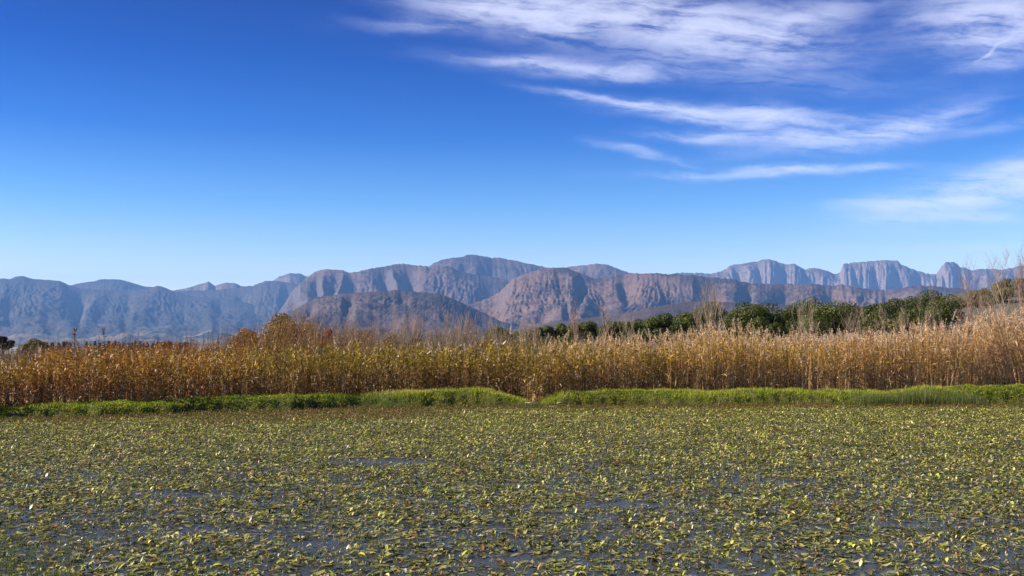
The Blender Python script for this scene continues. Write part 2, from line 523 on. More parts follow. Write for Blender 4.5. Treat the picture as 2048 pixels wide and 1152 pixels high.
mountain('mountain_range', [(1280, 560), (1340, 548), (1365, 545), (1400, 546), (1430, 547), (1447, 539), (1458, 533), (1464, 529.5), (1480, 528), (1500, 524), (1516, 523), (1522, 520), (1538, 518), (1552, 521), (1560, 527), (1590, 528), (1610, 539), (1625, 536), (1640, 537), (1655, 542), (1672, 549), (1680, 545), (1687, 527), (1705, 525), (1740, 522), (1765, 520), (1795, 521), (1803, 529), (1830, 540), (1850, 546), (1873, 548), (1882, 533), (1893, 523.5), (1908, 524), (1920, 533), (1945, 540), (1965, 537), (1985, 537), (2005, 540), (2030, 534), (2060, 528), (2200, 540), (2400, 520)],
         21000, 3600, alt([1280, 1350, 1410, 1450, 1475, 1500, 1515, 1545, 1570, 1592, 1615, 1640, 1668, 1690, 1712, 1735, 1748, 1768, 1790, 1812, 1840, 1862, 1876, 1893, 1912, 1932, 1950, 1968, 1990, 2010, 2025, 2060, 2100, 2200, 2300, 2400]), 400, mF, apron=0.1, seed=18, rows=170, cliff=0.5, step=1.6, p=1.1)

# ------------------------------------------------------------------ ground, pond and bank
SHX = [-60, -25, -19, -15, -11, -6, -2, 1, 10, 22, 60]
SHY = [32, 34, 35.2, 36.2, 38.8, 41.2, 42.2, 42.4, 43.2, 43.6, 44]


def shore(x):
    return np.interp(x, SHX, SHY) + 0.45 * perlin(x / 3.6, x * 0 + 3, 5) + 0.10 * perlin(x / 0.45, x * 0 + 3, 6)


def crest_h(x):
    h = np.interp(x, [-60, -21, -17.5, -15, -9, -6, -1, 0.9, 1.05, 1.3, 2.2, 10, 17, 21, 60],
                  [.35, .30, .45, .55, .62, .66, .62, .10, .02, .25, .62, .62, .66, .80, .9])
    return h


def right_hill(x, y):
    h = 8.6 * sst(18, 92, x) * sst(70, 165, y)
    h = h + 9.0 * sst(70, 135, x) * sst(170, 260, y)
    return h


def ground_z(x, y):
    s = shore(x)
    near = sst(-0.5, 1.0, y - s - 1.2)
    z = -0.6 + near * 0.95
    z = z - 0.28 * np.exp(-((x - 1.05) / 0.8) ** 2) * near * (y < s + 8)
    z = np.where(y < 4, -0.6 + 1.7 * sst(4, 1, y), z)
    z = np.where(np.abs(x) > 56, np.maximum(z, 0.3), z)
    far = sst(160, 1500, np.hypot(x, y))
    z = z + far * (-42) * sst(3000, 200, x * 0 + 1) + right_hill(x, y) * (1 - 0.0 * far)
    z = z + sst(60, 200, y) * 0.12 * fbm(x / 30., y / 30., 3, 50)
    z = z + sst(600, 3000, y) * 4 * fbm(x / 700., y / 900., 3, 51)
    return z


def sgrid(lo, hi, n, k):
    t = np.linspace(-1, 1, n)
    s = np.sinh(k * t) / math.sinh(k)
    return np.where(s < 0, -s * lo, s * hi)


gx = sgrid(-27000, 27000, 420, 8.0)
gy = np.concatenate([[-3000, -800, -200, -60, -20, -5, 0, 1, 2, 3, 4, 6, 12, 20, 28], np.linspace(31, 60, 60), np.geomspace(61, 27000, 240)])
GX, GY = np.meshgrid(gx, gy, indexing='ij')
a = Acc(); a.sheets(np.stack([GX, GY, ground_z(GX, GY)], -1)[None])
m = bpy.data.materials.new('valley ground'); m.use_nodes = True
t = NT(m.node_tree)
geo = t.n('ShaderNodeNewGeometry'); pos = geo.outputs['Position']
sx = t.n('ShaderNodeSeparateXYZ'); t.set(sx.inputs[0], pos)
nn = t.noise(pos, 0.35, 8, 0.65)
near = t.ramp(nn, [(0.3, (0.05, 0.055, 0.02)), (0.5, (0.11, 0.10, 0.045)), (0.7, (0.17, 0.13, 0.07))])
vo = t.n('ShaderNodeTexVoronoi'); t.set(vo.inputs['Vector'], t.vm('MULTIPLY', pos, (1 / 350., 1 / 800., 0)))
vo.inputs['Scale'].default_value = 1.3
scn = t.n('ShaderNodeSeparateColor'); t.set(scn.inputs[0], vo.outputs['Color'])
fc = t.ramp(scn.outputs[0], [(0, (0.045, 0.06, 0.035)), (0.45, (0.09, 0.085, 0.05)), (0.65, (0.16, 0.13, 0.08)), (0.9, (0.34, 0.30, 0.22))])
# vine rows on the rising field at the right
wv_ = t.n('ShaderNodeTexWave', wave_type='BANDS', bands_direction='Y')
t.set(wv_.inputs['Vector'], pos)
wv_.inputs['Scale'].default_value = 0.13
wv_.inputs['Distortion'].default_value = 0.6
vine = t.mix(t.ss(wv_.outputs['Fac'], 0.3, 0.7), (0.07, 0.075, 0.055, 1), (0.125, 0.11, 0.09, 1))
vm_ = t.m('MULTIPLY', t.ss(sx.outputs[0], 34, 44), t.ss(sx.outputs[1], 84, 92))
colr = t.mix(t.m('MULTIPLY', vm_, t.ss(nn, 0.25, 0.5, 0.7, 1)), near, vine)
colr = t.mix(t.ss(sx.outputs[1], 350, 900), colr, fc)
p = t.n('ShaderNodeBsdfPrincipled'); t.set(p.inputs['Base Color'], colr); p.inputs['Roughness'].default_value = 0.95
p.inputs['Specular IOR Level'].default_value = 0.1
bp = t.n('ShaderNodeBump'); bp.inputs['Strength'].default_value = 0.6; bp.inputs['Distance'].default_value = 0.3
t.set(bp.inputs['Height'], nn); t.t.links.new(bp.outputs[0], p.inputs['Normal'])
o_ = t.n('ShaderNodeOutputMaterial'); t.t.links.new(p.outputs[0], o_.inputs['Surface'])
M_ground = m
tag(a.build('ground', M_ground, smooth=True), kind='structure')

# pond water
m = bpy.data.materials.new('pond water'); m.use_nodes = True
t = NT(m.node_tree)
geo = t.n('ShaderNodeNewGeometry')
p = t.n('ShaderNodeBsdfPrincipled')
p.inputs['Base Color'].default_value = (0.045, 0.045, 0.035, 1)
p.inputs['Roughness'].default_value = 0.10
p.inputs['IOR'].default_value = 1.33
p.inputs['Specular IOR Level'].default_value = 0.5
n1 = t.noise(t.vm('MULTIPLY', geo.outputs['Position'], (1, 1.6, 1)), 7.0, 4, 0.55)
bp = t.n('ShaderNodeBump'); bp.inputs['Strength'].default_value = 0.5; bp.inputs['Distance'].default_value = 0.05
t.set(bp.inputs['Height'], n1); t.t.links.new(bp.outputs[0], p.inputs['Normal'])
o_ = t.n('ShaderNodeOutputMaterial'); t.t.links.new(p.outputs[0], o_.inputs['Surface'])
WX, WY = np.meshgrid(np.linspace(-58, 58, 30), np.linspace(2, 47, 20), indexing='ij')
a = Acc(); a.sheets(np.stack([WX, WY, WX * 0], -1)[None])
tag(a.build('pond_water', m, smooth=True), kind='structure')


# bank
def bank_z(x, y):
    d = y - shore(x)
    H = crest_h(x)
    H = H * 0.90 * (1 + 0.30 * fbm(x / 4.5, x * 0 + 7, 3, 64))
    lump = 1 + 0.14 * fbm(x / 0.9, y / 0.6, 4, 61) + 0.15 * fbm(x / 3.1, y / 3., 2, 62)
    z = -0.25 + (H + 0.25) * sst(-0.55, 1.25, d) ** .8 * lump
    z = np.where(d > 1.8, z + (0.34 - z) * sst(1.8, 3.4, d), z)
    step = sst(0.35, 0.65, d + 0.25 * fbm(x / 1.3, y, 3, 63))
    return z - 0.10 * (1 - step) * (d > -0.3) * (H > .3)


bx = np.arange(-34, 34, 0.085)
bd = np.arange(-1.0, 4.2, 0.085)
BX, BD = np.meshgrid(bx, bd, indexing='ij')
BY = BD + shore(BX)
m = bpy.data.materials.new('bank soil'); m.use_nodes = True
t = NT(m.node_tree)
geo = t.n('ShaderNodeNewGeometry')
nn = t.noise(geo.outputs['Position'], 2.5, 8, 0.7)
cc = t.ramp(nn, [(0.3, (0.035, 0.04, 0.015)), (0.5, (0.07, 0.075, 0.02)), (0.72, (0.16, 0.12, 0.07))])
p = t.n('ShaderNodeBsdfPrincipled'); t.set(p.inputs['Base Color'], cc); p.inputs['Roughness'].default_value = 0.95
p.inputs['Specular IOR Level'].default_value = 0.1
o_ = t.n('ShaderNodeOutputMaterial'); t.t.links.new(p.outputs[0], o_.inputs['Surface'])
a = Acc(); a.sheets(np.stack([BX, BY, bank_z(BX, BY)], -1)[None])
tag(a.build('bank', m, smooth=True), kind='structure')


# ------------------------------------------------------------------ floating leaves
def blades(acc, base, L, az_, pitch, droop, width, n, col, twist=None, taper=1.0, profile=None):
    """arching blades. base (N,3); az_, pitch in radians; col (N,3) or (N,n,3)"""
    N = len(base)
    s = np.linspace(0, 1, n)[None, :, None]
    out = np.stack([np.cos(az_), np.sin(az_), az_ * 0], -1)[:, None]
    up = np.array([0, 0, 1.])[None, None]
    Lr = L[:, None, None]
    P = base[:, None] + Lr * (out * s * np.cos(pitch)[:, None, None] + up * (s * np.sin(pitch)[:, None, None] - droop[:, None, None] * s * s))
    side = np.stack([-np.sin(az_), np.cos(az_), az_ * 0], -1)
    if twist is not None:
        side = unit(side * np.cos(twist)[:, None] + np.cross(side, unit(out[:, 0] * np.cos(pitch)[:, None] + up[0] * np.sin(pitch)[:, None])) * np.sin(twist)[:, None])
    if profile is None:
        profile = 1 - 0.93 * np.linspace(0, 1, n) ** 1.6 * taper
    Sd = side[:, None] * (width[:, None] * profile[None])[:, :, None] * 0.5
    acc.ribbons(P, Sd, col)


def pond_cover(x, y):
    """how densely the leaves close over the water, 0..1"""
    c = 0.80 + 0.55 * fbm(x / 3.2, y / 1.7, 4, 71) + 0.35 * fbm(x / 0.9, y / 0.5, 3, 72)
    c = c - 0.22 * sst(0.08, 0.4, fbm(x / 0.55, y / 0.28, 3, 79)) * 3 + 0.13 + 0.45 * sst(15, 34, y)
    # open patch near photo (745, 922)
    for (px, py, rx, ry, k) in [(745, 922, 1.1, 0.7, 1.2), (835, 925, .9, .5, .6), (870, 1000, .5, .4, 1), (560, 1000, .8, .4, .5), (1230, 1010, .9, .35, .8), (420, 1060, .9, .35, .8), (1810, 1050, 1.2, .3, .9), (1060, 1120, .9, .3, .9), (300, 990, .9, .5, .6), (420, 990, .7, .4, .5), (1560, 965, 1.2, .7, .4), (650, 1095, .6, .3, .8)]:
        u, wz = ray(px, py); Y = -CZ / wz; X = u * Y
        c = c - k * np.exp(-((x - X) / rx) ** 2 - ((y - Y) / ry) ** 2)
    return c


def pond_points(n, ylo=9.5, yhi=43.5):
    y = np.sqrt(rnd(ylo ** 2, yhi ** 2, n))
    x = rnd(-1, 1, n) * (y * 0.56 + 4.5)
    ok = y < shore(x) + 0.15
    return x[ok], y[ok]


PG = 1.3 * np.array([(0.17, 0.175, 0.05), (0.12, 0.14, 0.04), (0.23, 0.22, 0.06), (0.10, 0.115, 0.045), (0.28, 0.26, 0.08), (0.07, 0.085, 0.03)])
a = Acc()
# flat floating leaves: oblong, slightly dished, five sections of three points
x, y = pond_points(185000)
keep = pond_cover(x, y) + rnd(-0.35, 0.35, len(x)) > 0.42
x, y = x[keep], y[keep]
N = len(x)
L = (0.06 + 0.17 * rng.random(N) ** 1.6) * (0.9 + 0.4 * fbm(x / 2.5, y / 2.5, 2, 77)); Wd = L * rnd(0.30, 0.52, N)
th = rnd(0, 2 * math.pi, N)
tl = rng.normal(0, 0.08, N); tl2 = rng.normal(0, 0.08, N)
curl = rnd(-0.02, 0.05, N)
s = np.linspace(-1, 1, 5)
prof5 = np.array([0.10, 0.80, 1.0, 0.80, 0.08])
d = np.stack([np.cos(th), np.sin(th), tl], -1); e = np.stack([-np.sin(th), np.cos(th), tl2], -1)
C0 = np.stack([x, y, rnd(0.004, 0.022, N)], -1)
P = np.zeros((N, 5, 3, 3))
for i in range(5):
    for j, q in enumerate((-1, 0, 1)):
        z = curl * (s[i] ** 2) * 0.6 + (0.012 * abs(q)) * rnd(0, 1.6, N)
        P[:, i, j] = C0 + d * (L * 0.5 * s[i])[:, None] + e * (Wd * 0.5 * q * prof5[i])[:, None] + np.stack([0 * z, 0 * z, z], -1)
P[..., 2] = np.maximum(P[..., 2], 0.003)
col = PG[rng.integers(0, len(PG), N)] * rnd(0.55, 1.3, N)[:, None] * (1 + 0.8 * fbm(x / 1.6, y / 0.9, 3, 132))[:, None].clip(.5, 1.5)
br = rng.random(N) < 0.08
col[br] = mixc((0.19, 0.12, 0.06), (0.30, 0.18, 0.08), rng.random(br.sum()))
pl = rng.random(N) < 0.03
col[pl] = (0.45, 0.40, 0.24)
wet = rng.random(N) < 0.40
b2 = Acc(); Pw = P[wet].copy(); Pw[..., 2] *= 0.35
b2.sheets(Pw, col[wet] * 0.7)
a.sheets(P[~wet], col[~wet])
M_wet = leaf_mat('wet floating leaf', 0.0, 0.2, 0.6)
tag(b2.build('wet_leaves', M_wet, smooth=True), 'wet olive grey leaves lying in the water film and shining', 'water plants', kind='stuff')
tag(a.build('floating_leaves', M_pad, smooth=True), 'mat of oblong olive green leaves lying flat on the pond', 'water plants', kind='stuff')

# raised, curled leaves that catch the sun
a = Acc()
x, y = pond_points(148000)
cl = fbm(x / 0.8, y / 0.5, 4, 75)
keep = 0.75 * pond_cover(x, y) + 1.3 * cl + 0.7 * fbm(x / 2.6, y / 1.6, 3, 78) + rnd(-0.3, 0.3, len(x)) > 0.55
x, y = x[keep], y[keep]; N = len(x)
L = rnd(0.04, 0.135, N)
n = 5
th = rnd(0, 2 * math.pi, N)
pit = rnd(0.15, 1.15, N)
s = np.linspace(0, 1, n)
dr = rnd(0.2, 1.0, N)
out = np.stack([np.cos(th), np.sin(th), th * 0], -1)
side = np.stack([-np.sin(th), np.cos(th), rng.normal(0, 0.25, N)], -1)
Wd = L * rnd(0.16, 0.42, N)
pr = np.array([0.2, 0.85, 1.0, 0.8, 0.12])
P = np.zeros((N, n, 3, 3)); base = np.stack([x, y, rnd(0.0, 0.04, N)], -1)
fold = rnd(0.1, 0.9, N)
for i in range(n):
    cx = base + out * (L * s[i] * np.cos(pit))[:, None] + np.array([0, 0, 1.]) * (L * (s[i] * np.sin(pit) - dr * s[i] ** 2 * 0.8))[:, None]
    for j, q in enumerate((-1, 0, 1)):
        P[:, i, j] = cx + side * (Wd * 0.5 * q * pr[i])[:, None] + np.array([0, 0, 1.]) * (Wd * 0.5 * abs(q) * fold * pr[i])[:, None]
P[..., 2] = np.maximum(P[..., 2], 0.004)
K = np.array([1.3, 1.5, 1.3, 1.1, 1.2, .7])[:, None] * np.array([(0.34, 0.35, 0.04), (0.26, 0.29, 0.035), (0.44, 0.41, 0.10), (0.18, 0.22, 0.03), (0.48, 0.43, 0.18), (0.08, 0.10, 0.025)])
col = K[rng.integers(0, len(K), N)] * rnd(0.6, 1.3, N)[:, None] * (1 + 0.9 * fbm(x / 1.4, y / 0.8, 3, 133))[:, None].clip(.45, 1.5)
br = rng.random(N) < 0.02 + 0.35 * sst(.18, .45, fbm(x / 2.2, y / 1.3, 3, 134))
col[br] = mixc((0.28, 0.12, 0.06), (0.50, 0.26, 0.10), rng.random(br.sum()))
pl = rng.random(N) < 0.05
col[pl] = (0.62, 0.56, 0.38)
a.sheets(P, col)
# thin arching stems
x, y = pond_points(110000)
keep = fbm(x / 1.1, y / 0.7, 3, 76) + rnd(-0.4, 0.4, len(x)) > 0.02
x, y = x[keep], y[keep]; N = len(x)
K = np.array([(0.34, 0.36, 0.09), (0.25, 0.28, 0.07), (0.42, 0.38, 0.18), (0.30, 0.20, 0.10)])
blades(a, np.stack([x, y, x * 0], -1), rnd(0.07, 0.24, N), rnd(0, 6.28, N), rnd(0.5, 1.4, N), rnd(0.5, 1.3, N), rnd(0.005, 0.011, N), 5,
       K[rng.integers(0, 4, N)] * rnd(0.7, 1.2, N)[:, None], taper=0.4)
tag(a.build('curled_water_leaves', M_pad, smooth=True), 'yellow green curled leaves and stems standing up out of the pond mat', 'water plants', kind='stuff')

# ------------------------------------------------------------------ bank vegetation
def px_of(x, y):
    return 1024 + F * x / y


G1 = np.array((0.19, 0.28, 0.015)); G2 = np.array((0.42, 0.46, 0.03)); G3 = np.array((0.42, 0.40, 0.07)); G4 = np.array((0.60, 0.50, 0.25))
a = Acc()
# grass blades
N = 190000
x = rnd(-32, 32, N); dd = rnd(-0.5, 3.2, N) ; y = shore(x) + dd
z = bank_z(x, y)
keep = (z > -0.02) & (np.abs(x - 1.02) > 0.22)
x, y, z, dd = x[keep], y[keep], z[keep], dd[keep]
N = len(x); px = px_of(x, y)
leafy = sst(760, 600, px + 120 * fbm(x / 2, y / 2, 2, 81)) + 0.6 * sst(1850, 1960, px)
hgt = rnd(0.06, 0.22, N) * (0.8 + 0.6 * fbm(x / 1.2, y / 1.2, 3, 82)) * (1 - 0.35 * leafy)
pat = fbm(x / 1.6, y / 0.9, 3, 83)
tone = sst(-0.35, 0.35, pat + rnd(-0.25, 0.25, N))
col = mixc(G1, G2, tone)
drymask = sst(620, 800, px) * sst(0.7, 1.5, dd + 0.5 * fbm(x / 1.5, y, 2, 84)) * (0.45 + 0.5 * sst(700, 780, px) * sst(980, 860, px))
dm = (rng.random(N) < drymask * 0.8)[:, None]
col = np.where(dm, mixc(G3, G4, rng.random(N)), col)
low = (rng.random(N) < sst(0.75, 0.0, dd) * 0.75)[:, None]  # low front blades darker olive brown; the bank's shaded front painted into their colour
col = np.where(low, mixc((0.10, 0.11, 0.03), (0.19, 0.13, 0.06), rng.random(N)), col)
col = col * rnd(0.7, 1.3, N)[:, None]
blades(a, np.stack([x, y, z - 0.01], -1), hgt * 1.2, rnd(0, 6.28, N), rnd(0.9, 1.5, N), rnd(0.05, 0.5, N), rnd(0.008, 0.018, N), 4, col, twist=rnd(-0.5, 0.5, N))
tag(a.build('bank_grass', M_grass), 'short green and straw coloured grass covering the pond bank', 'grass', kind='stuff')

# broad leafy weeds on the bank
a = Acc()
N = 95000
x = rnd(-32, 32, N); dd = rnd(-0.55, 2.6, N); y = shore(x) + dd; px = px_of(x, y)
lf = sst(760, 600, px + 100 * fbm(x / 2, y / 2, 2, 81)) + 0.75 * sst(1880, 1960, px) + 0.5 * sst(1130, 1160, px) * sst(1310, 1280, px) + 0.25
cl = fbm(x / 0.5, y / 0.4, 3, 85)
z = bank_z(x, y)
keep = (rng.random(N) < np.clip(lf, 0, 1)) & (cl > -0.18) & (z > -0.02) & (np.abs(x - 1.02) > 0.3)
x, y, z, dd, cl = x[keep], y[keep], z[keep], dd[keep], cl[keep]
N = len(x)
hh = (0.03 + 0.12 * np.clip(cl + 0.15, 0, 0.8)) * rnd(0.3, 1, N)
K = np.array([(0.22, 0.33, 0.012), (0.13, 0.22, 0.012), (0.36, 0.43, 0.02), (0.06, 0.10, 0.012)])
col = K[rng.integers(0, 4, N)] * rnd(0.7, 1.3, N)[:, None]
lowm = (rng.random(N) < sst(0.6, -0.1, dd) * 0.8)[:, None]  # bottom leaves toned to olive and brown, shade of the bank front put in colour
col = np.where(lowm, mixc((0.09, 0.10, 0.025), (0.16, 0.12, 0.05), rng.random(N)), col)
blades(a, np.stack([x, y, z + hh], -1), rnd(0.03, 0.075, N), rnd(0, 6.28, N), rnd(-0.5, 0.9, N), rnd(0, 0.5, N), rnd(0.022, 0.045, N), 3, col,
       twist=rnd(-0.8, 0.8, N), profile=np.array([0.4, 1.0, 0.15]))
tag(a.build('bank_weeds', M_leaf), 'low bright green leafy weeds creeping over the pond bank', 'weeds', kind='stuff')

# brown marsh plants at the water's edge, left of centre
a = Acc()
N = 150000
x = rnd(-26, 28, N); dd = -rnd(0, 1, N) ** 1.3 * 6.5 + 0.6; y = shore(x) + dd; px = px_of(x, y)
py_ = 682 + F * CZ / y
dens = sst(300, 420, px) * sst(960, 820, px) * sst(858, 835, py_ + 10 * fbm(x / 1.5, y / 1.5, 3, 88)) + 0.95 * sst(2.2, 0.8, -dd + 0.8 * fbm(x / 2.0, y / 2, 2, 91)) 
keep = (rng.random(N) < dens)
x, y, dd, px, = x[keep], y[keep], dd[keep], px[keep]; N = len(x)
hh = rnd(0.0, 0.16, N) * (0.7 + 0.8 * fbm(x / 0.8, y / 0.8, 3, 86))
tone = sst(-0.3, 0.3, fbm(x / 2.2, y / 1.5, 3, 87) + rnd(-0.25, 0.25, N))
col = mixc((0.12, 0.115, 0.02), (0.19, 0.11, 0.04), tone) * rnd(0.6, 1.35, N)[:, None]
blades(a, np.stack([x, y, hh], -1), rnd(0.04, 0.12, N), rnd(0, 6.28, N), rnd(0, 1.4, N), rnd(0, 0.5, N), rnd(0.012, 0.028, N), 3, col, twist=rnd(-0.8, 0.8, N), profile=np.array([0.5, 1.0, 0.15]))
tag(a.build('marsh_plants', M_leaf), 'low brown and olive marsh plants along the water edge', 'marsh plants', kind='stuff')

# tall rushes standing at the water's edge, right, and a few along the bank
def grass_clump(px0, w_, n_, h0, h1, label, yoff=0.0):
    x0, y0, _ = at(px0, 810, 43)
    aa = Acc()
    x = x0 + rng.normal(0, w_, n_); y = shore(x) + rng.normal(0.05, 0.22, n_) + yoff
    z = np.maximum(bank_z(x, y), 0) - 0.02
    K = np.array([(0.10, 0.15, 0.03), (0.14, 0.20, 0.035), (0.08, 0.12, 0.04), (0.24, 0.23, 0.08)])
    col = K[rng.integers(0, 4, n_)] * rnd(0.7, 1.3, n_)[:, None]
    blades(aa, np.stack([x, y, z], -1), rnd(h0, h1, n_), rnd(0, 6.28, n_), rnd(1.1, 1.5, n_), rnd(0.0, 0.25, n_), rnd(0.008, 0.014, n_), 5, col, taper=.9)
    yc = float(shore(np.array(x0)))
    tag(aa.build('rush_clump', M_grass, loc=(x0, yc, 0)), label, 'rush')


grass_clump(1760, .55, 1500, .35, .75, 'tall green rush clump at the pond edge, left one of the three on the right')
grass_clump(1840, .60, 1900, .40, .85, 'tall green rush clump at the pond edge, middle one of the three on the right')
grass_clump(1925, .50, 1200, .30, .70, 'tall grey green rush clump at the pond edge, farthest right of the three')
grass_clump(1058, .28, 500, .2, .42, 'dark green rush tuft at the tip of the bank left of the channel', -0.1)
grass_clump(790, .45, 700, .2, .45, 'green rush tuft under the overhanging bank left of centre', 0.0)

# stones at the channel
M_stone = bark_mat('pale stone', (0.20, 0.17, 0.12), (0.36, 0.31, 0.24), 14)


def stone(px, py, Y, sx_, sy_, sz_, rz, label):
    x, y, z = at(px, py, Y)
    th = np.linspace(0, 2 * math.pi, 15)[:-1]; ph = np.linspace(-1.3, 1.3, 9)
    T, Pp = np.meshgrid(th, ph)
    r = 1 + 0.22 * fbm(T * 0 + np.cos(T) * 1.7 + px, Pp + np.sin(T) * 1.7, 4, 90)
    X = np.cos(T) * np.cos(Pp) * r * sx_; Yy = np.sin(T) * np.cos(Pp) * r * sy_; Z = np.sin(Pp) * r * sz_
    c, s_ = math.cos(rz), math.sin(rz)
    aa = Acc(); aa.sheets(np.stack([X * c - Yy * s_ + x, X * s_ + Yy * c + y, Z + z], -1)[None], closed=True)
    tag(aa.build('stone', M_stone, loc=(x, y, z)), label, 'stone')


stone(1057, 806, 42.2, .20, .07, .04, -0.7, 'narrow pale slab on the left lip of the channel')
stone(1119, 806, 42.3, .13, .10, .05, 0.6, 'rounded pale stone on the right bank of the channel')
stone(1106, 813, 41.9, .22, .08, .03, 0.1, 'low flat stone at the mouth of the channel')

# ------------------------------------------------------------------ reed bed
def top_py(px):
    return np.interp(px, [-250, 0, 60, 120, 300, 420, 480, 600, 800, 950, 1050, 1200, 1300, 1400, 1500, 1600, 1700, 1800, 1900, 2048, 2300],
                     [718, 718, 712, 700, 698, 696, 694, 692, 692, 691, 687, 688, 684, 670, 674, 678, 681, 672, 662, 636, 628])


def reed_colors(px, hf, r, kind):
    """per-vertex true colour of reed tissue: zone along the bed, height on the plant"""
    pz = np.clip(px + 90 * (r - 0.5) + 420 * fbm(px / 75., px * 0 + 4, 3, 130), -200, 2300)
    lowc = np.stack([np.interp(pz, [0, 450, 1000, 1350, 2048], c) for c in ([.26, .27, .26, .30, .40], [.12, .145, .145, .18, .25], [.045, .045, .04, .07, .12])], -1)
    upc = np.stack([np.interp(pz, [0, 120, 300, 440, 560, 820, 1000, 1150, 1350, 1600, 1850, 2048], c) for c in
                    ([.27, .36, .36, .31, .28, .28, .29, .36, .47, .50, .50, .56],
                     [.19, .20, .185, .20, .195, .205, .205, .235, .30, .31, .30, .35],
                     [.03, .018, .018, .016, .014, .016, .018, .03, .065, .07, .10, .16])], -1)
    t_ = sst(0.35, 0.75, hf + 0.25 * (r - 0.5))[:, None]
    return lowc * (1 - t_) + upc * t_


def reed_bed(N, d0, d1, M, seedoff, wmul=1.0, htmul=1.0):
    a = Acc()
    x = rnd(-33, 33, N); dd = d0 + (d1 - d0) * rng.random(N) ** 1.3
    # channel: reeds come forward through the gap
    y = shore(x) + dd
    gap = np.exp(-((x - 1.05) / 0.55) ** 2)
    y = y - gap * 1.2 * (dd < d0 + 2)
    lft = sst(-17.5, -20, x)
    y = y - lft * 1.5 * (dd < d0 + 2)
    keep = fbm(x / 0.55, y / 0.7, 3, 110) > rnd(-0.32, 0.28, N)
    x, y, dd = x[keep], y[keep], dd[keep]; N = len(x)
    z = np.where(dd < 4.2, bank_z(x, y), 0.34) - 0.03
    px = px_of(x, y)
    Ht = CZ + ray(px, top_py(px))[1] * y - z
    Ht = Ht * (0.94 + 0.24 * fbm(x / 0.8, y / 1.6, 3, 101) + 0.16 * fbm(x / 3.4, y / 5., 2, 104)) * (1.10 - 0.5 * rng.random(N) ** 1.8) * htmul * np.where(dd < 3.5, 0.94, 1.0)
    fr = sst(d0 + 0.5, d0, dd)
    laz = rng.normal(0, 1, (N, 2)); lean = rng.normal(0, 0.07, (N, 2)) + np.array([0.015, 0])
    rr = sst(1930, 2048, px)
    lean[:, 0] -= rr * rnd(0.1, 0.45, N)
    strag = rng.random(N) < 0.06
    lean[strag] += rng.normal(0, 0.35, (strag.sum(), 2))
    r = rng.random(N)
    n = 5
    s = np.linspace(0, 1, n)

    def stem(tt):
        return np.stack([x[:, None] + lean[:, :1] * Ht[:, None] * tt ** 1.7, y[:, None] + lean[:, 1:] * Ht[:, None] * tt ** 1.7, z[:, None] + Ht[:, None] * tt * (1 - 0.0)], -1)
    P = stem(np.repeat(s[None], N, 0))
    va = rnd(-0.6, 0.6, N)
    sv = np.stack([np.cos(va), np.sin(va), va * 0], -1)
    Wd = rnd(0.012, 0.026, N) * wmul * (1 + 0.5 * sst(1200, 1500, px))
    Sd = sv[:, None] * (Wd[:, None] * (1 - 0.6 * s))[:, :, None] * 0.5
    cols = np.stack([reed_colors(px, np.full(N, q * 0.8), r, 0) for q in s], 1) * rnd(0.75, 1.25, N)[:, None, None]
    a.ribbons(P, Sd, cols)
    # leaves
    hs = rng.random((N, M)) ** 0.85 * 0.97 + 0.03
    B = stem(hs).reshape(-1, 3)
    h = hs.ravel(); pxm = np.repeat(px, M); rm = rng.random(N * M)
    Hm = np.repeat(Ht, M)
    leafy = np.interp(pxm, [0, 300, 500, 1000, 1300, 2048], [.75, .7, .75, .85, .9, .8])
    Lf = rnd(0.14, 0.42, N * M) * (0.55 + 0.6 * (1 - np.abs(h - 0.5))) * leafy
    dead = rng.random(N * M) < np.clip(0.75 - h, 0.1, 0.8)
    pit = np.where(dead, rnd(-0.9, 0.9, N * M), rnd(0.3, 1.25, N * M))
    dr = np.where(dead, rnd(0.2, 1.0, N * M), rnd(0.1, 0.6, N * M))
    Wl = rnd(0.016, 0.055, N * M) * wmul * np.interp(pxm, [0, 1100, 1500, 2048], [1.1, 1, .75, .7])
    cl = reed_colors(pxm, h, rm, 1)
    cl = cl * (1 + 0.9 * fbm(pxm / 22., h * 2.0, 3, 131))[:, None].clip(.35, 1.7)
    pale = rng.random(N * M) < np.where(h < 0.55, 0.24, 0.10)
    cl[pale] = mixc((0.42, 0.31, 0.19), (0.56, 0.45, 0.30), rng.random(pale.sum()))
    red = (rng.random(N * M) < 0.18 * sst(600, 300, pxm))
    cl[red] = mixc((0.26, 0.085, 0.035), (0.40, 0.15, 0.03), rng.random(red.sum()))
    yel = (rng.random(N * M) < 0.5 * sst(0.05, 0.3, fbm(pxm / 90., h * 2.5, 2, 103)) * sst(0.4, 0.55, h) * sst(0.95, 0.8, h) * sst(1300, 1450, pxm))
    cl[yel] = (0.36, 0.27, 0.035)
    cl = cl * rnd(0.45, 1.5, N * M)[:, None]
    blades(a, B, Lf, rnd(0, 6.28, N * M), pit, dr, Wl, 4, cl, twist=rnd(-0.9, 0.9, N * M), profile=np.array([0.6, 1.0, 0.8, 0.1]))
    # seed heads toward the right
    pr = rng.random(N) < np.interp(px, [0, 1000, 1150, 1400, 2048], [0.01, 0.03, 0.22, 0.5, 0.6])
    plume(a, stem(np.full((N, 1), 1.0))[pr, 0], rnd(0.26, 0.50, pr.sum()), lean[pr], 30, np.array((0.50, 0.34, 0.20)), np.array((0.78, 0.60, 0.42)), 0.022)
    return a


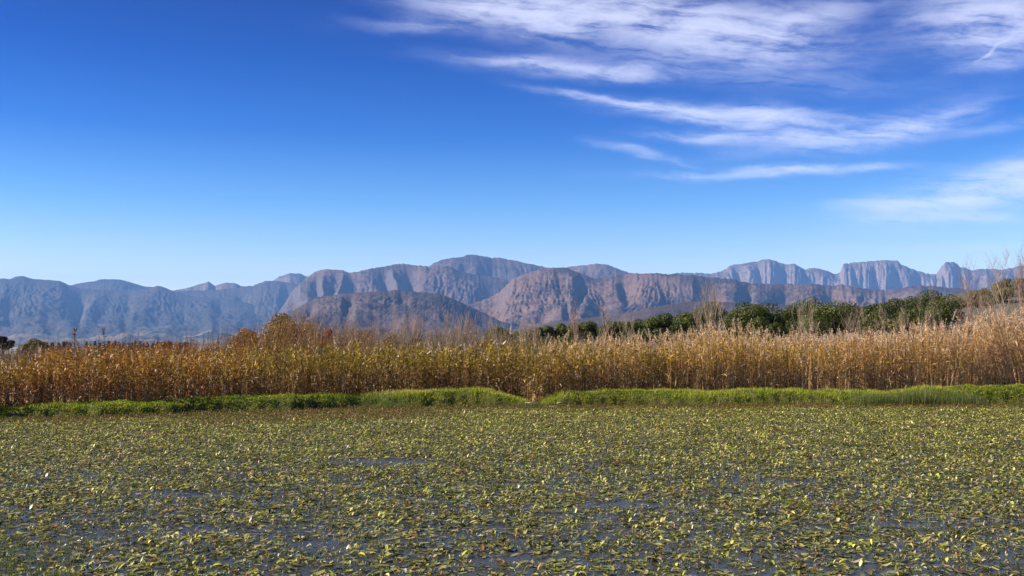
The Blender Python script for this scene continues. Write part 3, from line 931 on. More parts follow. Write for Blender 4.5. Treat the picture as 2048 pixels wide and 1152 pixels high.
def plume(a, tip, Lp, lean, K, c0, c1, wd=0.016):
    n = len(tip)
    if n == 0:
        return
    q = rng.random((n, K))
    hang = rnd(0, 6.28, n)
    side = np.stack([np.cos(hang), np.sin(hang)], -1)
    B = np.repeat(tip[:, None], K, 1)
    B[..., 2] += (q - 0.25) * Lp[:, None]
    B[..., :2] += (side[:, None] * 0.25 * (q ** 2)[..., None] + lean[:, None] * q[..., None]) * Lp[:, None, None]
    B = B.reshape(-1, 3); q = q.ravel(); Lm = np.repeat(Lp, K)
    c = mixc(c0, c1, rng.random(n * K)) * rnd(0.75, 1.2, n * K)[:, None]
    blades(a, B, Lm * (0.34 - 0.22 * q) * rnd(0.7, 1.2, n * K), rnd(0, 6.28, n * K), rnd(0.5, 1.3, n * K), rnd(0.0, 0.5, n * K), np.full(n * K, wd), 3, c,
           twist=rnd(-1, 1, n * K), profile=np.array([0.5, 1.0, 0.25]))


a = reed_bed(8800, 2.1, 4.6, 14, 0, 1.15)
tag(a.build('reed_bed', M_reed), 'dense stand of dry brown, olive and straw coloured reeds behind the bank', 'reeds', kind='stuff')
a = reed_bed(9000, 4.6, 17, 13, 1, 1.2)
tag(a.build('reed_bed', M_reed), 'rear part of the reed stand rising behind the front rows', 'reeds', kind='stuff')

# brambles and leafless suckers behind the reeds
TX = [-250, 0, 60, 120, 200, 300, 330, 400, 440, 480, 520, 548, 570, 620, 650, 700, 740, 770, 800, 840, 870, 930, 980, 1050, 1120, 1200, 1300, 1400, 1600, 1800, 1950, 2100, 2300]
TY = [708, 706, 700, 696, 694, 692, 690, 690, 684, 670, 660, 643, 636, 644, 652, 658, 660, 660, 661, 664, 664, 660, 670, 674, 684, 690, 690, 684, 686, 676, 662, 634, 622]
N = 9500
x = rnd(-36, 36, N); d_ = rnd(10, 19, N); y = shore(x) + d_; px = px_of(x, y); z = np.full(N, 0.3)
kp = rng.random(N) < np.interp(px, [0, 1050, 1250, 2048], [1, 1, .35, .35])
x, y, px, z = x[kp], y[kp], px[kp], z[kp]; N = len(x)
Ht = CZ + ray(px, np.interp(px, TX, TY) + 6 * fbm(px / 14., px * 0, 3, 120))[1] * y - z
Ht = Ht * (1.03 - .42 * rng.random(N) ** 1.6)
n = 6; s_ = np.linspace(0, 1, n)
lean = rng.normal(0, .10, (N, 2))
zz = z[:, None] + Ht[:, None] * s_
P = np.stack([x[:, None] + lean[:, :1] * Ht[:, None] * s_ ** 1.5, y[:, None] + lean[:, 1:] * Ht[:, None] * s_ ** 1.5, zz], -1)
va = rnd(-.6, .6, N)
a = Acc()
TWX = [0, 300, 450, 560, 650, 760, 900, 1100, 1400, 2048]
tw = 0.9 * np.stack([np.interp(px, TWX, c) for c in ([.13, .14, .15, .17, .22, .24, .27, .25, .28, .30], [.08, .08, .09, .10, .15, .17, .19, .17, .19, .21], [.05, .045, .045, .05, .09, .11, .13, .11, .12, .14])], -1)
a.ribbons(P, np.stack([np.cos(va), np.sin(va), va * 0], -1)[:, None] * (.007 * (1 - .6 * s_))[None, :, None], tw * rnd(.7, 1.3, N)[:, None])
M = 7                                              # side twigs
hs = rnd(.35, 1, N, M); k = np.repeat(np.arange(N), M); h = hs.ravel()
B = np.stack([x[k] + lean[k, 0] * Ht[k] * h ** 1.5, y[k] + lean[k, 1] * Ht[k] * h ** 1.5, z[k] + Ht[k] * h], -1)
blades(a, B, rnd(.25, .8, N * M), rnd(0, 6.28, N * M), rnd(.9, 1.4, N * M), rnd(-.1, .1, N * M), rnd(.006, .011, N * M), 4, tw[k] * rnd(.7, 1.35, N * M)[:, None], taper=.6)
M = 20                                             # leaves still on the brambles
k = np.repeat(np.arange(N), M); h = rnd(.3, 1.03, N * M)
pxk = px[k] + rng.normal(0, 12, N * M)
keepl = rng.random(N * M) < np.interp(pxk, [0, 90, 120, 450, 600, 640, 680, 760, 800, 1000, 1100, 1300, 1700, 2048], [.5, .8, 1, 1, 1, .85, .6, .7, .35, .5, .55, .5, .5, .3])
k, h, pxk = k[keepl], h[keepl], pxk[keepl]; nn_ = len(k)
B = np.stack([x[k] + lean[k, 0] * Ht[k] * h ** 1.5, y[k] + lean[k, 1] * Ht[k] * h ** 1.5, z[k] + Ht[k] * h], -1) + rng.normal(0, .10, (nn_, 3))
lc = np.stack([np.interp(pxk, [0, 110, 200, 420, 480, 560, 640, 760, 820, 1000, 1300, 2048], c) for c in
               ([.14, .38, .50, .44, .38, .34, .36, .34, .22, .22, .26, .32], [.11, .15, .18, .18, .17, .18, .17, .17, .19, .20, .20, .22], [.03, .02, .02, .02, .02, .02, .03, .025, .03, .03, .04, .06])], -1)
blades(a, B, rnd(.05, .11, nn_), rnd(0, 6.28, nn_), rnd(-.6, 1.1, nn_), rnd(0, .5, nn_), rnd(.025, .05, nn_), 3, lc * rnd(.5, 1.5, nn_)[:, None], twist=rnd(-1, 1, nn_), profile=np.array([.5, 1, .2]))
tag(a.build('thicket', M_reed), 'tangled thicket of russet brambles and grey leafless suckers behind the reeds', 'thicket', kind='stuff')

# ------------------------------------------------------------------ plumed reeds as things
PL = [(8, 728, 46, 1), (24, 712, 47, 1), (40, 716, 48, 1), (78, 700, 47, 1), (72, 712, 45, 1), (150, 708, 46, .7), (172, 706, 46, .8), (297, 706, 46, .8), (308, 712, 47, .7), (262, 723, 45, .6), (325, 690, 47, .8), (350, 712, 47, .6), (862, 692, 47, 1), (868, 700, 46, 1), (881, 688, 48, 1), (930, 690, 47, .9), (942, 694, 47, 1), (985, 682, 48, .9), (990, 690, 47, .8), (1021, 655, 52, 1.1),
      (1128, 668, 52, .9), (1186, 668, 50, .8), (1275, 662, 50, 1), (1283, 668, 50, 1), (1300, 662, 51, .9), (1320, 662, 50, 1), (1338, 660, 50, 1), (1363, 655, 52, 1), (1376, 664, 51, .9), (1393, 668, 51, 1), (1403, 648, 52, 1), (1448, 640, 53, 1), (1465, 640, 53, 1.1), (1478, 642, 53, 1.1), (1496, 650, 52, 1), (1512, 655, 51, .9), (1530, 662, 50, .9), (1600, 652, 52, 1), (1622, 650, 52, 1), (1634, 648, 52, 1), (1660, 668, 50, .9), (1700, 672, 50, .9), (1750, 665, 50, 1), (1790, 660, 51, 1), (1815, 668, 50, 1), (1850, 655, 52, 1), (1880, 652, 52, 1), (1905, 625, 54, 1.3), (1930, 640, 52, 1.1), (1960, 636, 53, 1), (1985, 632, 53, 1), (2010, 620, 54, 1.1), (2030, 622, 54, 1), (2044, 612, 54, 1)]


ORD = 'first second third fourth fifth sixth seventh eighth ninth tenth eleventh twelfth thirteenth fourteenth fifteenth sixteenth seventeenth eighteenth nineteenth twentieth twenty-first twenty-second'.split()
_cnt = {}


def ordlab(lab, g):
    _cnt[g] = _cnt.get(g, -1) + 1
    return lab + ', ' + ORD[_cnt[g]] + ' from the left'


def plumed_reed(px, py, Y, k):
    x, y, zt = at(px, py, Y)
    z0 = 0.34
    h = zt - 0.25 * k - z0
    if px < 450: lab, g = 'silvery plume on a reed above the rusty reeds', 'silvery reed plumes at left'
    elif px < 1060: lab, g = 'cream plume on a reed above the olive reeds', 'cream reed plumes at the centre'
    elif px < 1560: lab, g = 'pale buff plume on a reed before the evergreens', 'buff reed plumes before the evergreens'
    else: lab, g = 'pinkish straw plume in the golden right hand stand', 'straw reed plumes at right'
    r = empty('plumed_reed', (x, y, z0), ordlab(lab, g), 'reed', g)
    lx = random.uniform(-.12, .12)
    s_ = np.linspace(0, 1, 6)
    P = np.stack([lx * (s_ ** 2 - 1) * 1.0, 0 * s_, s_ * h], -1)[None]
    b = Acc(); b.tubes(P, (0.011 * (1 - 0.5 * s_))[None], 3, np.array([[.36, .27, .15]])); b.build('stem', M_reed, r)
    b = Acc(); nl = 9
    hs = rng.random(nl) * 0.85 + 0.1
    B = np.stack([lx * (hs ** 2 - 1), 0 * hs, hs * h], -1)
    blades(b, B, rnd(.2, .45, nl), rnd(0, 6.28, nl), rnd(.4, 1.2, nl), rnd(.1, .7, nl), rnd(.018, .03, nl), 4, np.array([(.34, .25, .10)] * nl) * rnd(.7, 1.3, nl)[:, None], twist=rnd(-.8, .8, nl))
    b.build('leaves', M_reed, r)
    b = Acc()
    cc = ((.55, .45, .38), (.78, .68, .60)) if px < 1060 else ((.50, .37, .26), (.72, .58, .45))
    plume(b, np.array([[0, 0, h]]), np.array([0.5 * k]), np.array([[lx * 2, 0]]), 80, np.array(cc[0]), np.array(cc[1]), 0.02)
    b.build('plume', M_plume, r)


for q in sorted(PL):
    plumed_reed(*q)

# ------------------------------------------------------------------ dry weed stalks standing over the left part of the bed
def weed_stalk(px, py, Y, leanx, thick, lab, grp=None):
    x, y, zt = at(px, py, Y)
    z0 = 0.34; h = zt - z0
    r = empty('weed_stalk', (x - leanx * h, y, z0), lab, 'dry stalk', grp)
    s_ = np.linspace(0, 1, 7)
    cx = leanx * h * s_ ** 1.3
    b = Acc(); b.tubes(np.stack([cx, 0 * s_, s_ * h], -1)[None], (0.012 * thick * (1 - .55 * s_))[None], 3, np.array([[.15, .09, .07]])); b.build('stem', M_bark, r)
    b = Acc(); nl = int(26 * thick)
    hs = rng.random(nl) ** .6 * .5 + .5
    B = np.stack([leanx * h * hs ** 1.3, 0 * hs, hs * h], -1)
    blades(b, B, rnd(.04, .11, nl) * thick, rnd(0, 6.28, nl), rnd(.2, 1.3, nl), rnd(0, .6, nl), rnd(.015, .03, nl) * thick, 3, mixc((.12, .06, .05), (.24, .14, .09), rng.random(nl)), twist=rnd(-.9, .9, nl), profile=np.array([.5, 1, .3]))
    b.build('seed_pods', M_leaf, r)


weed_stalk(206, 655, 46, -.10, 2.0, 'thick dark dry stalk leaning left with knobbly seed head', None)
weed_stalk(247, 645, 47, -.09, 1.1, 'tallest thin dry stalk leaning left above the rusty reeds', None)
weed_stalk(150, 661, 46, .0, 2.3, 'bushy pale dry stalk rising left of the leaning stalk', None)
rs = random.Random(3)
for i in range(62):
    if i < 26: px = rs.uniform(100, 340); py = rs.uniform(664, 696)
    elif i < 50: px = rs.uniform(360, 470); py = rs.uniform(650, 685)
    else: px = rs.uniform(20, 480); py = rs.uniform(680, 698)
    weed_stalk(px, py, rs.uniform(44.5, 50), rs.uniform(-.04, .04), rs.uniform(.7, 1.3), 'thin dark dry stalk poking up over the rusty reeds at left', 'thin dry stalks over the left reeds')


# ------------------------------------------------------------------ trees
def twigs(acc, base, h, spread, nb, rad, col, up=0.8, depth=3, seed=0):
    """upright leafless branching, appended to acc as tubes of 4 points"""
    r = random.Random(seed)
    segs = []

    def grow(p, d, L, R, lv):
        pts = [p]; q = p.copy(); dd = d.copy()
        for k in range(3):
            dd = (dd + Vector((r.gauss(0, .09), r.gauss(0, .09), .10 * up))).normalized()
            q = q + dd * (L / 3); pts.append(q.copy())
        segs.append((pts, R, lv))
        if lv < depth:
            for _ in range(nb if lv == 0 else (5, 4, 3)[lv - 1]):
                tt = r.uniform(.15 if lv == 0 else .2, 1.0)
                k = min(2, int(tt * 3)); f_ = tt * 3 - k
                b = pts[k].lerp(pts[k + 1], f_)
                az_ = r.uniform(0, 6.28); sp = spread * r.uniform(.6, 1.3)
                nd = (Vector((math.cos(az_) * sp, math.sin(az_) * sp, up * r.uniform(.6, 1.1)))).normalized()
                grow(b, nd, L * r.uniform(.38, .62) * (1.15 - .5 * tt * (lv == 0)), R * (.5 if lv else .42), lv + 1)
    grow(Vector(base), Vector((0, 0, 1)), h, rad, 0)
    return segs


def emit(segs, lvls, name, mat, parent, minr=0.004):
    b = Acc()
    for lv in lvls:
        S_ = [s for s in segs if s[2] == lv]
        if not S_: continue
        P = np.array([[tuple(p) for p in s[0]] for s in S_])
        R = np.array([[max(minr, s[1] * k) for k in (1, .8, .6, .35)] for s in S_])
        b.tubes(P, R, 5 if lv == 0 else 3)
    return b.build(name, mat, parent, smooth=True)


def bare_tree(px, py, Y, label, h=None, spread=.35, nb=9, mat=None, grp=None, leaves=0, lc=((.25, .1, .04), (.4, .2, .06)), seed=1, minr=.007, rad=.05, name='bare_sapling', z0=None):
    x, y, zt = at(px, py, Y)
    if z0 is None: z0 = float(ground_z(np.array(x), np.array(y)))
    H = zt - z0
    r = empty(name, (x, y, z0), label, 'bare tree' if not leaves else 'shrub', grp)
    segs = twigs(None, (0, 0, 0), H * .9, spread, nb, rad, None, seed=seed)
    mat = mat or M_pale
    emit(segs, [0], 'trunk', mat, r, .012)
    emit(segs, [1, 2, 3], 'branches', mat, r, minr)
    if leaves:
        b = Acc()
        ps = np.array([tuple(s[0][k]) for s in segs if s[2] >= 1 for k in (1, 2, 3)])
        B = ps[rng.integers(0, len(ps), leaves)] + rng.normal(0, .07, (leaves, 3))
        blades(b, B, rnd(.05, .12, leaves), rnd(0, 6.28, leaves), rnd(-.8, 1, leaves), rnd(0, .5, leaves), rnd(.03, .07, leaves), 3, mixc(lc[0], lc[1], rng.random(leaves)) * rnd(.7, 1.3, leaves)[:, None], twist=rnd(-1, 1, leaves), profile=np.array([.5, 1, .2]))
        b.build('foliage', M_leaf, r)
    return r


GRN = [(0.035, 0.052, 0.008), (0.06, 0.082, 0.010), (0.11, 0.13, 0.014), (0.018, 0.028, 0.008)]
OLV = [(0.09, 0.10, 0.025), (0.13, 0.12, 0.03), (0.07, 0.08, 0.02), (0.17, 0.13, 0.04)]


def crown_tree(px, py, Y, wpx, label, ratio=.62, pal=GRN, leaves=9000, nb=26, seed=1, name='evergreen_tree', cat='tree', lsz=.16, z0=None, grp=None, base_py=None, skew=0.0):
    """a tree whose crown is many leafy clumps on limbs; wpx = crown width in photo pixels, py = its top"""
    r_ = np.random.default_rng(seed + 500)
    x, y, zt = at(px, py, Y)
    if z0 is None: z0 = float(ground_z(np.array(x), np.array(y)))
    R = wpx * Y / F / 2
    H = zt - z0
    zb = (CZ + float(ray(px, base_py)[1]) * Y - z0) if base_py else H - R * 2 * ratio
    ch = H - max(.06 * H, zb)
    cz = H - ch / 2
    r = empty(name, (x, y, z0), label, cat, grp)
    # clump centres inside a flattened dome
    C_ = []
    while len(C_) < nb:
        q = r_.uniform(-1, 1, 3)
        if np.linalg.norm(q) > 1 or np.linalg.norm(q) < .35: continue
        C_.append(q)
    C_ = np.array(C_)
    C_[:, 2] = np.where(C_[:, 2] < -.3, C_[:, 2] * .7, C_[:, 2])
    cs = r_.uniform(.20, .38, nb)
    ctr = np.stack([C_[:, 0] * R * .80 + skew * C_[:, 2] * R, C_[:, 1] * R * .80, cz + C_[:, 2] * ch * .5 * .82], -1)
    rad = cs * min(R, ch * .8)
    k = r_.choice(nb, leaves, p=rad ** 2 / (rad ** 2).sum())
    nrm = unit(r_.normal(0, 1, (leaves, 3)))
    fl = r_.random(leaves) < .8
    rr = np.where(fl, r_.uniform(.80, 1.08, leaves), r_.uniform(.3, .9, leaves))
    squash = np.array([1.15, 1.15, .78])
    B = ctr[k] + nrm * squash * (rad[k] * rr)[:, None]
    B[:, 2] = np.maximum(B[:, 2], .15)
    t1 = unit(np.cross(nrm, r_.normal(0, 1, (leaves, 3)))); t2 = np.cross(nrm, t1)
    t1 = t1 + nrm * r_.normal(0, .45, (leaves, 1)); t2 = t2 + nrm * r_.normal(0, .45, (leaves, 1))
    sz = (r_.uniform(.5, 1.3, leaves) * lsz)[:, None]
    P = np.stack([np.stack([B - t1 * sz * .5 - t2 * sz * .12, B - t1 * sz * .5 + t2 * sz * .12], 1),
                  np.stack([B - t2 * sz * .35, B + t2 * sz * .35], 1),
                  np.stack([B + t1 * sz * .6 - t2 * sz * .08, B + t1 * sz * .6 + t2 * sz * .08], 1)], 1)
    pal_ = np.array(pal)
    clump_tone = r_.integers(0, len(pal_), nb)
    c = np.where((r_.random(leaves) < .5)[:, None], pal_[clump_tone[k]], pal_[r_.integers(0, len(pal_), leaves)]) * r_.uniform(.7, 1.3, leaves)[:, None]
    b = Acc(); b.sheets(P, c)
    # trunk and limbs
    tb = Acc()
    s_ = np.linspace(0, 1, 4)
    tb.tubes(np.stack([.1 * R * s_ ** 2, 0 * s_, s_ * cz], -1)[None], (max(.06, R * .07) * (1 - .5 * s_))[None], 7)
    n2 = min(nb, 14)
    st_ = np.array([.05 * R, 0, cz * .55])
    LP = st_[None, None] * (1 - s_)[None, :, None] + ctr[:n2, None] * s_[None, :, None]
    LP[:, 1:3, 2] += .08 * ch
    tb.tubes(LP, np.repeat((max(.03, R * .03) * (1 - .7 * s_))[None], n2, 0), 4)
    tb.build('trunk', M_bark, r, smooth=True)
    b.build('crown', M_leaf, r)
    return r


EV = [(1010, 659, 70, 150, 'low dark evergreen at the left end of the evergreen row'),
      (1062, 664, 60, 145, 'small rounded evergreen second from the left end of the row'),
      (1115, 655, 90, 150, 'broad low evergreen under the right flank of the brown hill'),
      (1165, 648, 80, 145, 'yellow green evergreen just left of the tan leafless sapling'),
      (1222, 642, 85, 145, 'dark evergreen behind the tan leafless sapling in the row'),
      (1290, 638, 75, 140, 'rounded evergreen standing alone right of the dip in the row'),
      (1338, 634, 80, 140, 'olive evergreen next right of the rounded lone evergreen'),
      (1385, 622, 95, 135, 'broad evergreen left of the tall pale forked sapling'),
      (1445, 612, 90, 135, 'evergreen behind the tall pale forked sapling'),
      (1497, 608, 80, 130, 'dark peaked evergreen right of the pale forked sapling'),
      (1550, 616, 80, 132, 'yellow green evergreen in the middle of the right hand row'),
      (1598, 608, 80, 130, 'light green evergreen joining the great dark evergreen on its left'),
      (1655, 600, 120, 118, 'great dark evergreen with overhanging right side, largest crown of all'),
      (1752, 612, 75, 140, 'small evergreen in the gap right of the great dark evergreen'),
      (1815, 594, 105, 135, 'left half of the evergreen pair on the crest of the vine field'),
      (1872, 591, 100, 130, 'dark dome shaped evergreen with bare stems before it on the field crest')]
for i, (px, py, wp, Y, lab) in enumerate(EV):
    crown_tree(px, py - 4, Y, wp * 1.45, lab, base_py=684 if px < 1730 else 664, nb=24, seed=i, leaves=int(8500 + wp * 55), pal=GRN if i % 3 else GRN[1:3] + OLV[:1] + GRN[:1], grp='evergreen trees behind the reeds')
crown_tree(1690, 612, 121, 60, 'dark lower crown hanging beside the great dark evergreen', base_py=676, seed=41, leaves=9000, pal=GRN)
crown_tree(1612, 634, 122, 70, 'low evergreen under the light green evergreen', base_py=690, seed=42, leaves=6000, pal=GRN)
crown_tree(1530, 638, 125, 90, 'low dark evergreen shrub in the shade of the row', base_py=690, seed=43, leaves=6000, pal=GRN)
crown_tree(1420, 640, 128, 110, 'low spreading evergreen under the pale sapling', base_py=690, seed=44, leaves=7000, pal=GRN)
crown_tree(1325, 655, 128, 100, 'low dark evergreen shrub behind the buff plumes', base_py=690, seed=45, leaves=6500, pal=GRN)
crown_tree(1240, 664, 132, 120, 'low green shrub mass behind the pale sapling', base_py=690, seed=46, leaves=6500, pal=GRN)
crown_tree(1740, 630, 100, 70, 'olive brown scrub between the great evergreen and the field crest', base_py=690, seed=47, leaves=6000, pal=OLV, name='low_shrub', cat='shrub')
crown_tree(1795, 634, 100, 80, 'olive scrub below the evergreen pair', base_py=690, seed=48, leaves=6000, pal=OLV, name='low_shrub', cat='shrub')
crown_tree(1150, 672, 120, 130, 'low green shrub mass under the reddish forked sapling', base_py=700, seed=49, leaves=6500, pal=GRN)
crown_tree(1060, 674, 115, 120, 'low green shrub mass right of the lone cream plume', base_py=700, seed=50, leaves=6000, pal=GRN)
# hill crest at the far right
crown_tree(1955, 590, 200, 95, 'olive green scrub tree at the foot of the crest on the far right', ratio=.55, seed=51, pal=OLV + GRN[1:3], leaves=6500, lsz=.24)
crown_tree(1990, 571, 215, 105, 'brown green scrub tree climbing the crest on the far right', ratio=.6, seed=52, pal=OLV, leaves=6500, lsz=.25)
crown_tree(2040, 556, 225, 125, 'brown scrub tree on the top of the crest at the right edge', ratio=.6, seed=53, pal=OLV + [(.14, .10, .05)], leaves=7500, lsz=.26)
crown_tree(1920, 600, 190, 60, 'small green scrub tree left of the pale bare tree on the crest', ratio=.6, seed=54, pal=GRN[1:3] + OLV, leaves=5000, lsz=.22)
crown_tree(2100, 552, 230, 120, 'brown scrub tree just beyond the right edge of the view', ratio=.6, seed=55, pal=OLV, leaves=5000, lsz=.28)

# left and centre trees
crown_tree(6, 672, 130, 42, 'dark umbrella shaped tree at the left edge', base_py=708, seed=61, pal=[(.05, .04, .02), (.09, .05, .025), (.04, .05, .02)], leaves=3500, nb=14, lsz=.2, z0=-.5)
crown_tree(68, 679, 85, 62, 'rounded olive brown tree left of the rusty reeds', base_py=716, seed=62, pal=OLV, leaves=6000, lsz=.10, name='round_tree')
crown_tree(368, 671, 110, 24, 'small dark evergreen poking above the rusty reeds', base_py=716, seed=63, pal=GRN, leaves=2600, nb=12, lsz=.13)
crown_tree(492, 660, 62, 64, 'round autumn tree with brown and amber leaves left of the big thicket', base_py=716, seed=64, pal=[(.34, .16, .03), (.20, .13, .03), (.42, .19, .025), (.10, .09, .03)], leaves=7000, lsz=.085, name='autumn_tree')
crown_tree(562, 629, 58, 100, 'tallest autumn tree with olive brown crown at the top of the thicket', base_py=716, seed=65, pal=[(.28, .20, .03), (.20, .16, .03), (.40, .19, .025), (.12, .08, .03)], leaves=9000, lsz=.08, name='autumn_tree')
crown_tree(612, 642, 60, 90, 'brown twiggy autumn tree between the tallest one and the orange one', base_py=716, seed=66, pal=[(.28, .15, .04), (.36, .18, .035), (.18, .12, .04)], leaves=5500, lsz=.075, name='autumn_tree')
crown_tree(655, 651, 56, 36, 'small bright orange autumn tree', base_py=716, seed=67, pal=[(.62, .16, .015), (.50, .12, .012), (.66, .25, .02)], leaves=5200, nb=14, lsz=.07, name='autumn_tree')
crown_tree(725, 656, 60, 44, 'brown round autumn tree right of the orange one', base_py=716, seed=68, pal=[(.26, .15, .04), (.36, .15, .03), (.15, .12, .04)], leaves=3600, lsz=.075, name='autumn_tree')
crown_tree(783, 662, 60, 40, 'amber autumn shrub below a bare reddish top', base_py=716, seed=69, pal=[(.36, .17, .02), (.30, .18, .03), (.20, .13, .03)], leaves=4200, nb=14, lsz=.07, name='autumn_shrub', cat='shrub')
crown_tree(832, 662, 75, 36, 'small dark evergreen shrub right of the amber shrub', base_py=716, seed=70, pal=GRN[:1] + GRN[3:], leaves=3600, nb=14, lsz=.10, name='evergreen_shrub', cat='shrub')
crown_tree(875, 655, 68, 30, 'narrow green topped shrub among the grey bare saplings', base_py=716, seed=71, pal=GRN, leaves=2400, nb=12, lsz=.08, name='evergreen_shrub', cat='shrub')
crown_tree(968, 678, 58, 44, 'rusty orange shrub among the olive reeds right of centre', base_py=716, seed=72, pal=[(.30, .15, .03), (.22, .15, .03)], leaves=4200, nb=14, lsz=.07, name='autumn_shrub', cat='shrub')
crown_tree(120, 690, 70, 60, 'dark brown low shrub right of the olive round tree', base_py=716, seed=73, pal=[(.09, .06, .025), (.07, .06, .02)], leaves=4500, lsz=.09, name='low_shrub', cat='shrub')
crown_tree(335, 684, 56, 70, 'russet low shrub behind the rusty reeds', base_py=716, seed=74, pal=[(.20, .09, .03), (.13, .08, .03)], leaves=4500, lsz=.08, name='low_shrub', cat='shrub')

# bare saplings: (px, top py, dist, spread, nb, label, material, z)
greyb = bark_mat('grey twigs', (0.22, 0.17, 0.14), (0.33, 0.26, 0.20))
redb = bark_mat('reddish twigs', (0.26, 0.17, 0.14), (0.38, 0.26, 0.21))
BT = [(590, 640, 57, .28, 'grey bare sapling inside the big autumn thicket', greyb), (632, 648, 56, .25, 'grey bare sapling just left of the orange tree', greyb),
      (682, 654, 57, .25, 'grey bare sapling just right of the orange tree', greyb), (700, 658, 57, .3, 'thin grey bare sapling left of the brown round tree', greyb),
      (748, 662, 57, .3, 'thin grey bare sapling right of the brown round tree', greyb), (790, 647, 60, .5, 'reddish bare tree top above the amber shrub', redb),
      (812, 658, 57, .3, 'brown bare sapling right of the amber shrub', greyb), (837, 644, 60, .16, 'slender reddish sapling beside the dark evergreen shrub', redb),
      (890, 656, 57, .3, 'grey bare sapling beside the green topped shrub', greyb), (905, 652, 60, .3, 'wide grey bare sapling left of centre', greyb),
      (924, 646, 58, .22, 'pale pinkish bare sapling above the cream plumes', M_pale), (943, 643, 60, .2, 'slender reddish bare sapling right of the pinkish one', redb),
      (990, 660, 58, .25, 'pale bare sapling left of the lone cream plume', M_pale), (1052, 660, 60, .2, 'slender pale bare sapling right of the lone cream plume', M_pale),
      (1075, 662, 60, .2, 'thin pale bare sapling at the channel', M_pale), (1160, 622, 85, .22, 'forked reddish bare sapling at the left end of the tan ones', redb),
      (1208, 628, 66, .32, 'tan bare sapling standing before two evergreens', M_pale), (1260, 648, 62, .22, 'short tan bare sapling left of the buff plumes', M_pale),
      (1424, 596, 70, .26, 'tall pale forked sapling before the evergreen row', M_pale), (1400, 636, 66, .25, 'short pale sapling left of the tall forked one', M_pale),
      (1446, 628, 66, .25, 'short pale sapling right of the tall forked one', M_pale), (1604, 606, 72, .24, 'tan bare sapling before the light green evergreen', M_pale),
      (1622, 622, 68, .22, 'short tan bare sapling before the great dark evergreen', M_pale), (1690, 628, 66, .3, 'grey brown sapling under the overhang of the great evergreen', greyb),
      (1722, 618, 72, .28, 'pale bare sapling right of the great dark evergreen', M_pale), (1770, 628, 70, .24, 'thin tan sapling before the small evergreen in the gap', M_pale),
      (1800, 622, 72, .24, 'thin tan sapling left of the evergreen pair stems', M_pale), (1852, 612, 75, .26, 'grey bare sapling in front of the evergreen pair', greyb),
      (1868, 610, 76, .24, 'grey brown bare sapling before the dome shaped evergreen', greyb), (1928, 566, 90, .32, 'pinkish bare tree rising against the far mountains', redb),
      (2014, 540, 105, .42, 'wide pale bare tree on the vine field at the far right', M_pale), (2042, 534, 110, .26, 'tall pinkish bare tree at the right edge', redb),
      (1978, 600, 95, .3, 'low pale bare tree left of the wide one on the field', M_pale)]
for i, (px, py, Y, sp, lab, mt) in enumerate(BT):
    bare_tree(px, py + (10 if 1150 < px < 1900 else 4), Y, lab, spread=sp * 1.0, nb=(9 if px < 1250 else 6) if py > 600 else 14, mat=mt, seed=i + 20, minr=(.0042 if px < 1900 else .0028) * Y / 60, rad=.035 if py > 600 else .07, grp='bare saplings behind the reeds')

# dark cypress windbreak, far left
for i in range(30):
    px = 84 + i * 8.2 + rs.uniform(-3, 3)
    if 150 < px < 170: continue
    Y = 420 + rs.uniform(-12, 12)
    x, y, zt = at(px, rs.uniform(682.5, 689), Y)
    z0 = float(ground_z(np.array(x), np.array(y))); H = zt - z0
    r = empty('cypress_tree', (x, y, z0), 'dark narrow tree in the windbreak beyond the reeds at far left', 'tree', 'dark windbreak trees at far left')
    N = 420; hh = rng.random(N); rad = .95 * (1 - hh) ** .5 * rnd(.6, 1.1, N) * (hh > .04); th = rnd(0, 6.28, N)
    B = np.stack([np.cos(th) * rad, np.sin(th) * rad, (hh * .95 + .05) * H], -1)
    b = Acc(); blades(b, B, rnd(.4, .9, N), th, rnd(.7, 1.4, N), rnd(0, .3, N), rnd(.25, .5, N), 3, mixc((.012, .025, .014), (.035, .05, .02), rng.random(N)), twist=rnd(-1, 1, N)); b.build('crown', M_leaf, r)
    s_ = np.linspace(0, 1, 4); b = Acc(); b.tubes(np.stack([0 * s_, 0 * s_, s_ * H * .9], -1)[None], (.16 * (1 - .8 * s_))[None], 5); b.build('trunk', M_bark, r)

# far farm buildings
M_white = bark_mat('white wash', (0.75, 0.74, 0.70), (0.82, 0.81, 0.78), .5)
M_roof = bark_mat('grey roof sheet', (0.42, 0.42, 0.43), (0.6, 0.6, 0.6), .5)


def farm_building(px, py, Y, w_, d_, h_, lab, grp=None):
    x, y, z = at(px, py, Y)
    z = float(ground_z(np.array(x), np.array(y)))
    r = empty('farm_building', (x, y, z), lab, 'building', grp)
    b = Acc()
    ring = np.array([(-w_, -d_), (w_, -d_), (w_, d_), (-w_, d_)]) / 2
    b.sheets(np.stack([np.concatenate([ring, np.full((4, 1), q)], 1) for q in (-1, h_)])[None], closed=True); b.build('wall', M_white, r)
    b = Acc()
    rf = np.array([[(-w_ / 2 - .4, -d_ / 2 - .4, h_ - .1), (w_ / 2 + .4, -d_ / 2 - .4, h_ - .1)], [(-w_ / 2 - .4, 0, h_ + d_ * .22), (w_ / 2 + .4, 0, h_ + d_ * .22)], [(-w_ / 2 - .4, d_ / 2 + .4, h_ - .1), (w_ / 2 + .4, d_ / 2 + .4, h_ - .1)]])
    b.sheets(rf[None]); b.build('roof', M_roof, r)


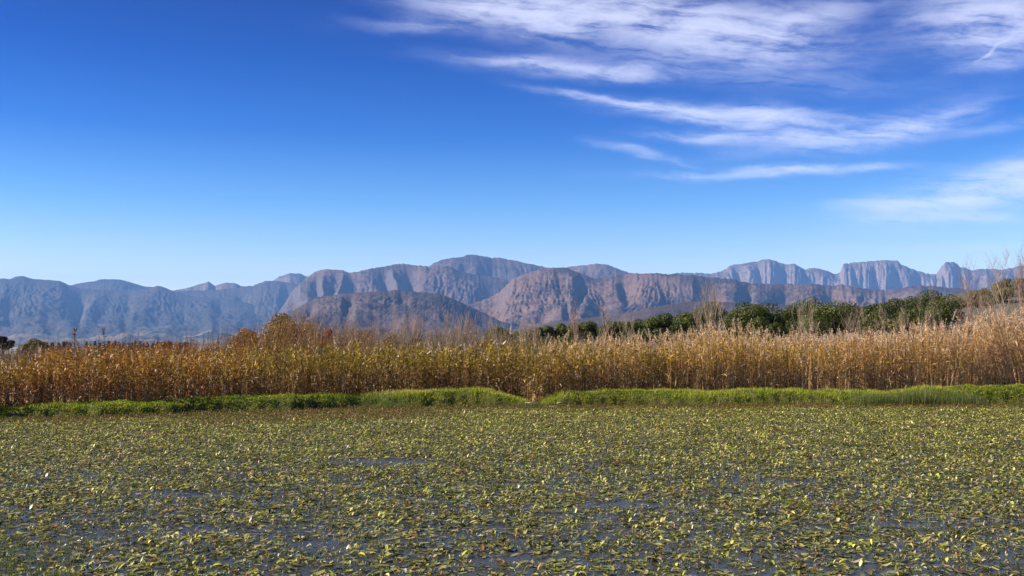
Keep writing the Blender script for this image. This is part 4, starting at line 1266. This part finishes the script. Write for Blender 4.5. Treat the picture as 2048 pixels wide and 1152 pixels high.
farm_building(458, 690, 2600, 26, 14, 7, 'white farm building in the valley behind the autumn thicket')
for i, (px, Y) in enumerate([(20, 5200), (38, 4600), (52, 5600), (66, 5000), (110, 4300), (132, 5400), (180, 4700), (232, 4900), (262, 4200), (280, 5300), (322, 4400), (350, 5100), (395, 4600)]):
    farm_building(px, 686, Y, 45 + 30 * (i % 3), 20, 9, 'tiny white building far out on the valley floor at left', 'tiny white buildings on the valley floor')

# ------------------------------------------------------------------ wispy stems close by at the lower left
a = Acc()


def wispy(px, py, Y, h, n_, lab):
    u, wz = ray(px, py); x0 = float(u * Y)
    r = empty('wispy_weed', (x0, Y, 0), ordlab(lab, 'w'), 'weed', 'wispy weeds at the lower left')
    b = Acc()
    bs = np.stack([rng.normal(0, .10, n_), rng.normal(0, .12, n_), np.zeros(n_)], -1)
    hs = h * rnd(.5, 1.05, n_); azs = rnd(0, 6.28, n_); pt = rnd(1.15, 1.5, n_); dr = rnd(0, .2, n_)
    blades(b, bs, hs, azs, pt, dr, rnd(.004, .007, n_), 6, mixc((.06, .09, .025), (.12, .14, .04), rng.random(n_)), taper=.6)
    b.build('stem', M_grass, r)
    b = Acc(); K = 26
    tt = rng.random((n_, K)) * .75 + .25
    o_ = np.stack([np.cos(azs), np.sin(azs)], -1)
    B = np.concatenate([bs[:, None, :2] + o_[:, None] * (hs[:, None] * tt * np.cos(pt)[:, None])[..., None], (hs[:, None] * (tt * np.sin(pt)[:, None] - dr[:, None] * tt ** 2))[..., None]], -1).reshape(-1, 3)
    nn_ = len(B)
    blades(b, B, rnd(.02, .07, nn_), rnd(0, 6.28, nn_), rnd(.3, 1.2, nn_), rnd(0, .3, nn_), rnd(.003, .007, nn_), 3, mixc((.06, .10, .025), (.14, .16, .04), rng.random(nn_)))
    b.build('leaflets', M_grass, r)


for (px, Y, h, n_) in sorted([(10, 10.6, .95, 26), (50, 10.9, .8, 22), (95, 11.2, .6, 16), (135, 11.6, .45, 10), (-30, 10.8, 1.0, 20), (20, 12.6, .5, 10), (75, 10.2, .55, 14)]):
    wispy(px, 1100, Y, h, n_, 'wispy green weed in the pond at lower left')

# ------------------------------------------------------------------ haze
hb = bpy.data.meshes.new('haze')
X0, X1, Y0, Y1, Z0, Z1 = -28000, 28000, -3500, 27900, -60, 1790
vs = [(x, y, z) for x in (X0, X1) for y in (Y0, Y1) for z in (Z0, Z1)]
hb.from_pydata(vs, [], [(0, 1, 3, 2), (4, 6, 7, 5), (0, 4, 5, 1), (2, 3, 7, 6), (0, 2, 6, 4), (1, 5, 7, 3)])
m = bpy.data.materials.new('haze air'); m.use_nodes = True
t = NT(m.node_tree)
pv = t.n('ShaderNodeVolumePrincipled')
pv.inputs['Color'].default_value = (0.21, 0.47, 1.0, 1)
pv.inputs['Density'].default_value = 2.9e-5
pv.inputs['Anisotropy'].default_value = 0.0
o_ = t.n('ShaderNodeOutputMaterial'); t.t.links.new(pv.outputs[0], o_.inputs['Volume'])
hb.materials.append(m)
ho = bpy.data.objects.new('haze', hb); COL.objects.link(ho)
tag(ho, 'thin blue haze filling the air over the valley', 'haze', kind='stuff')
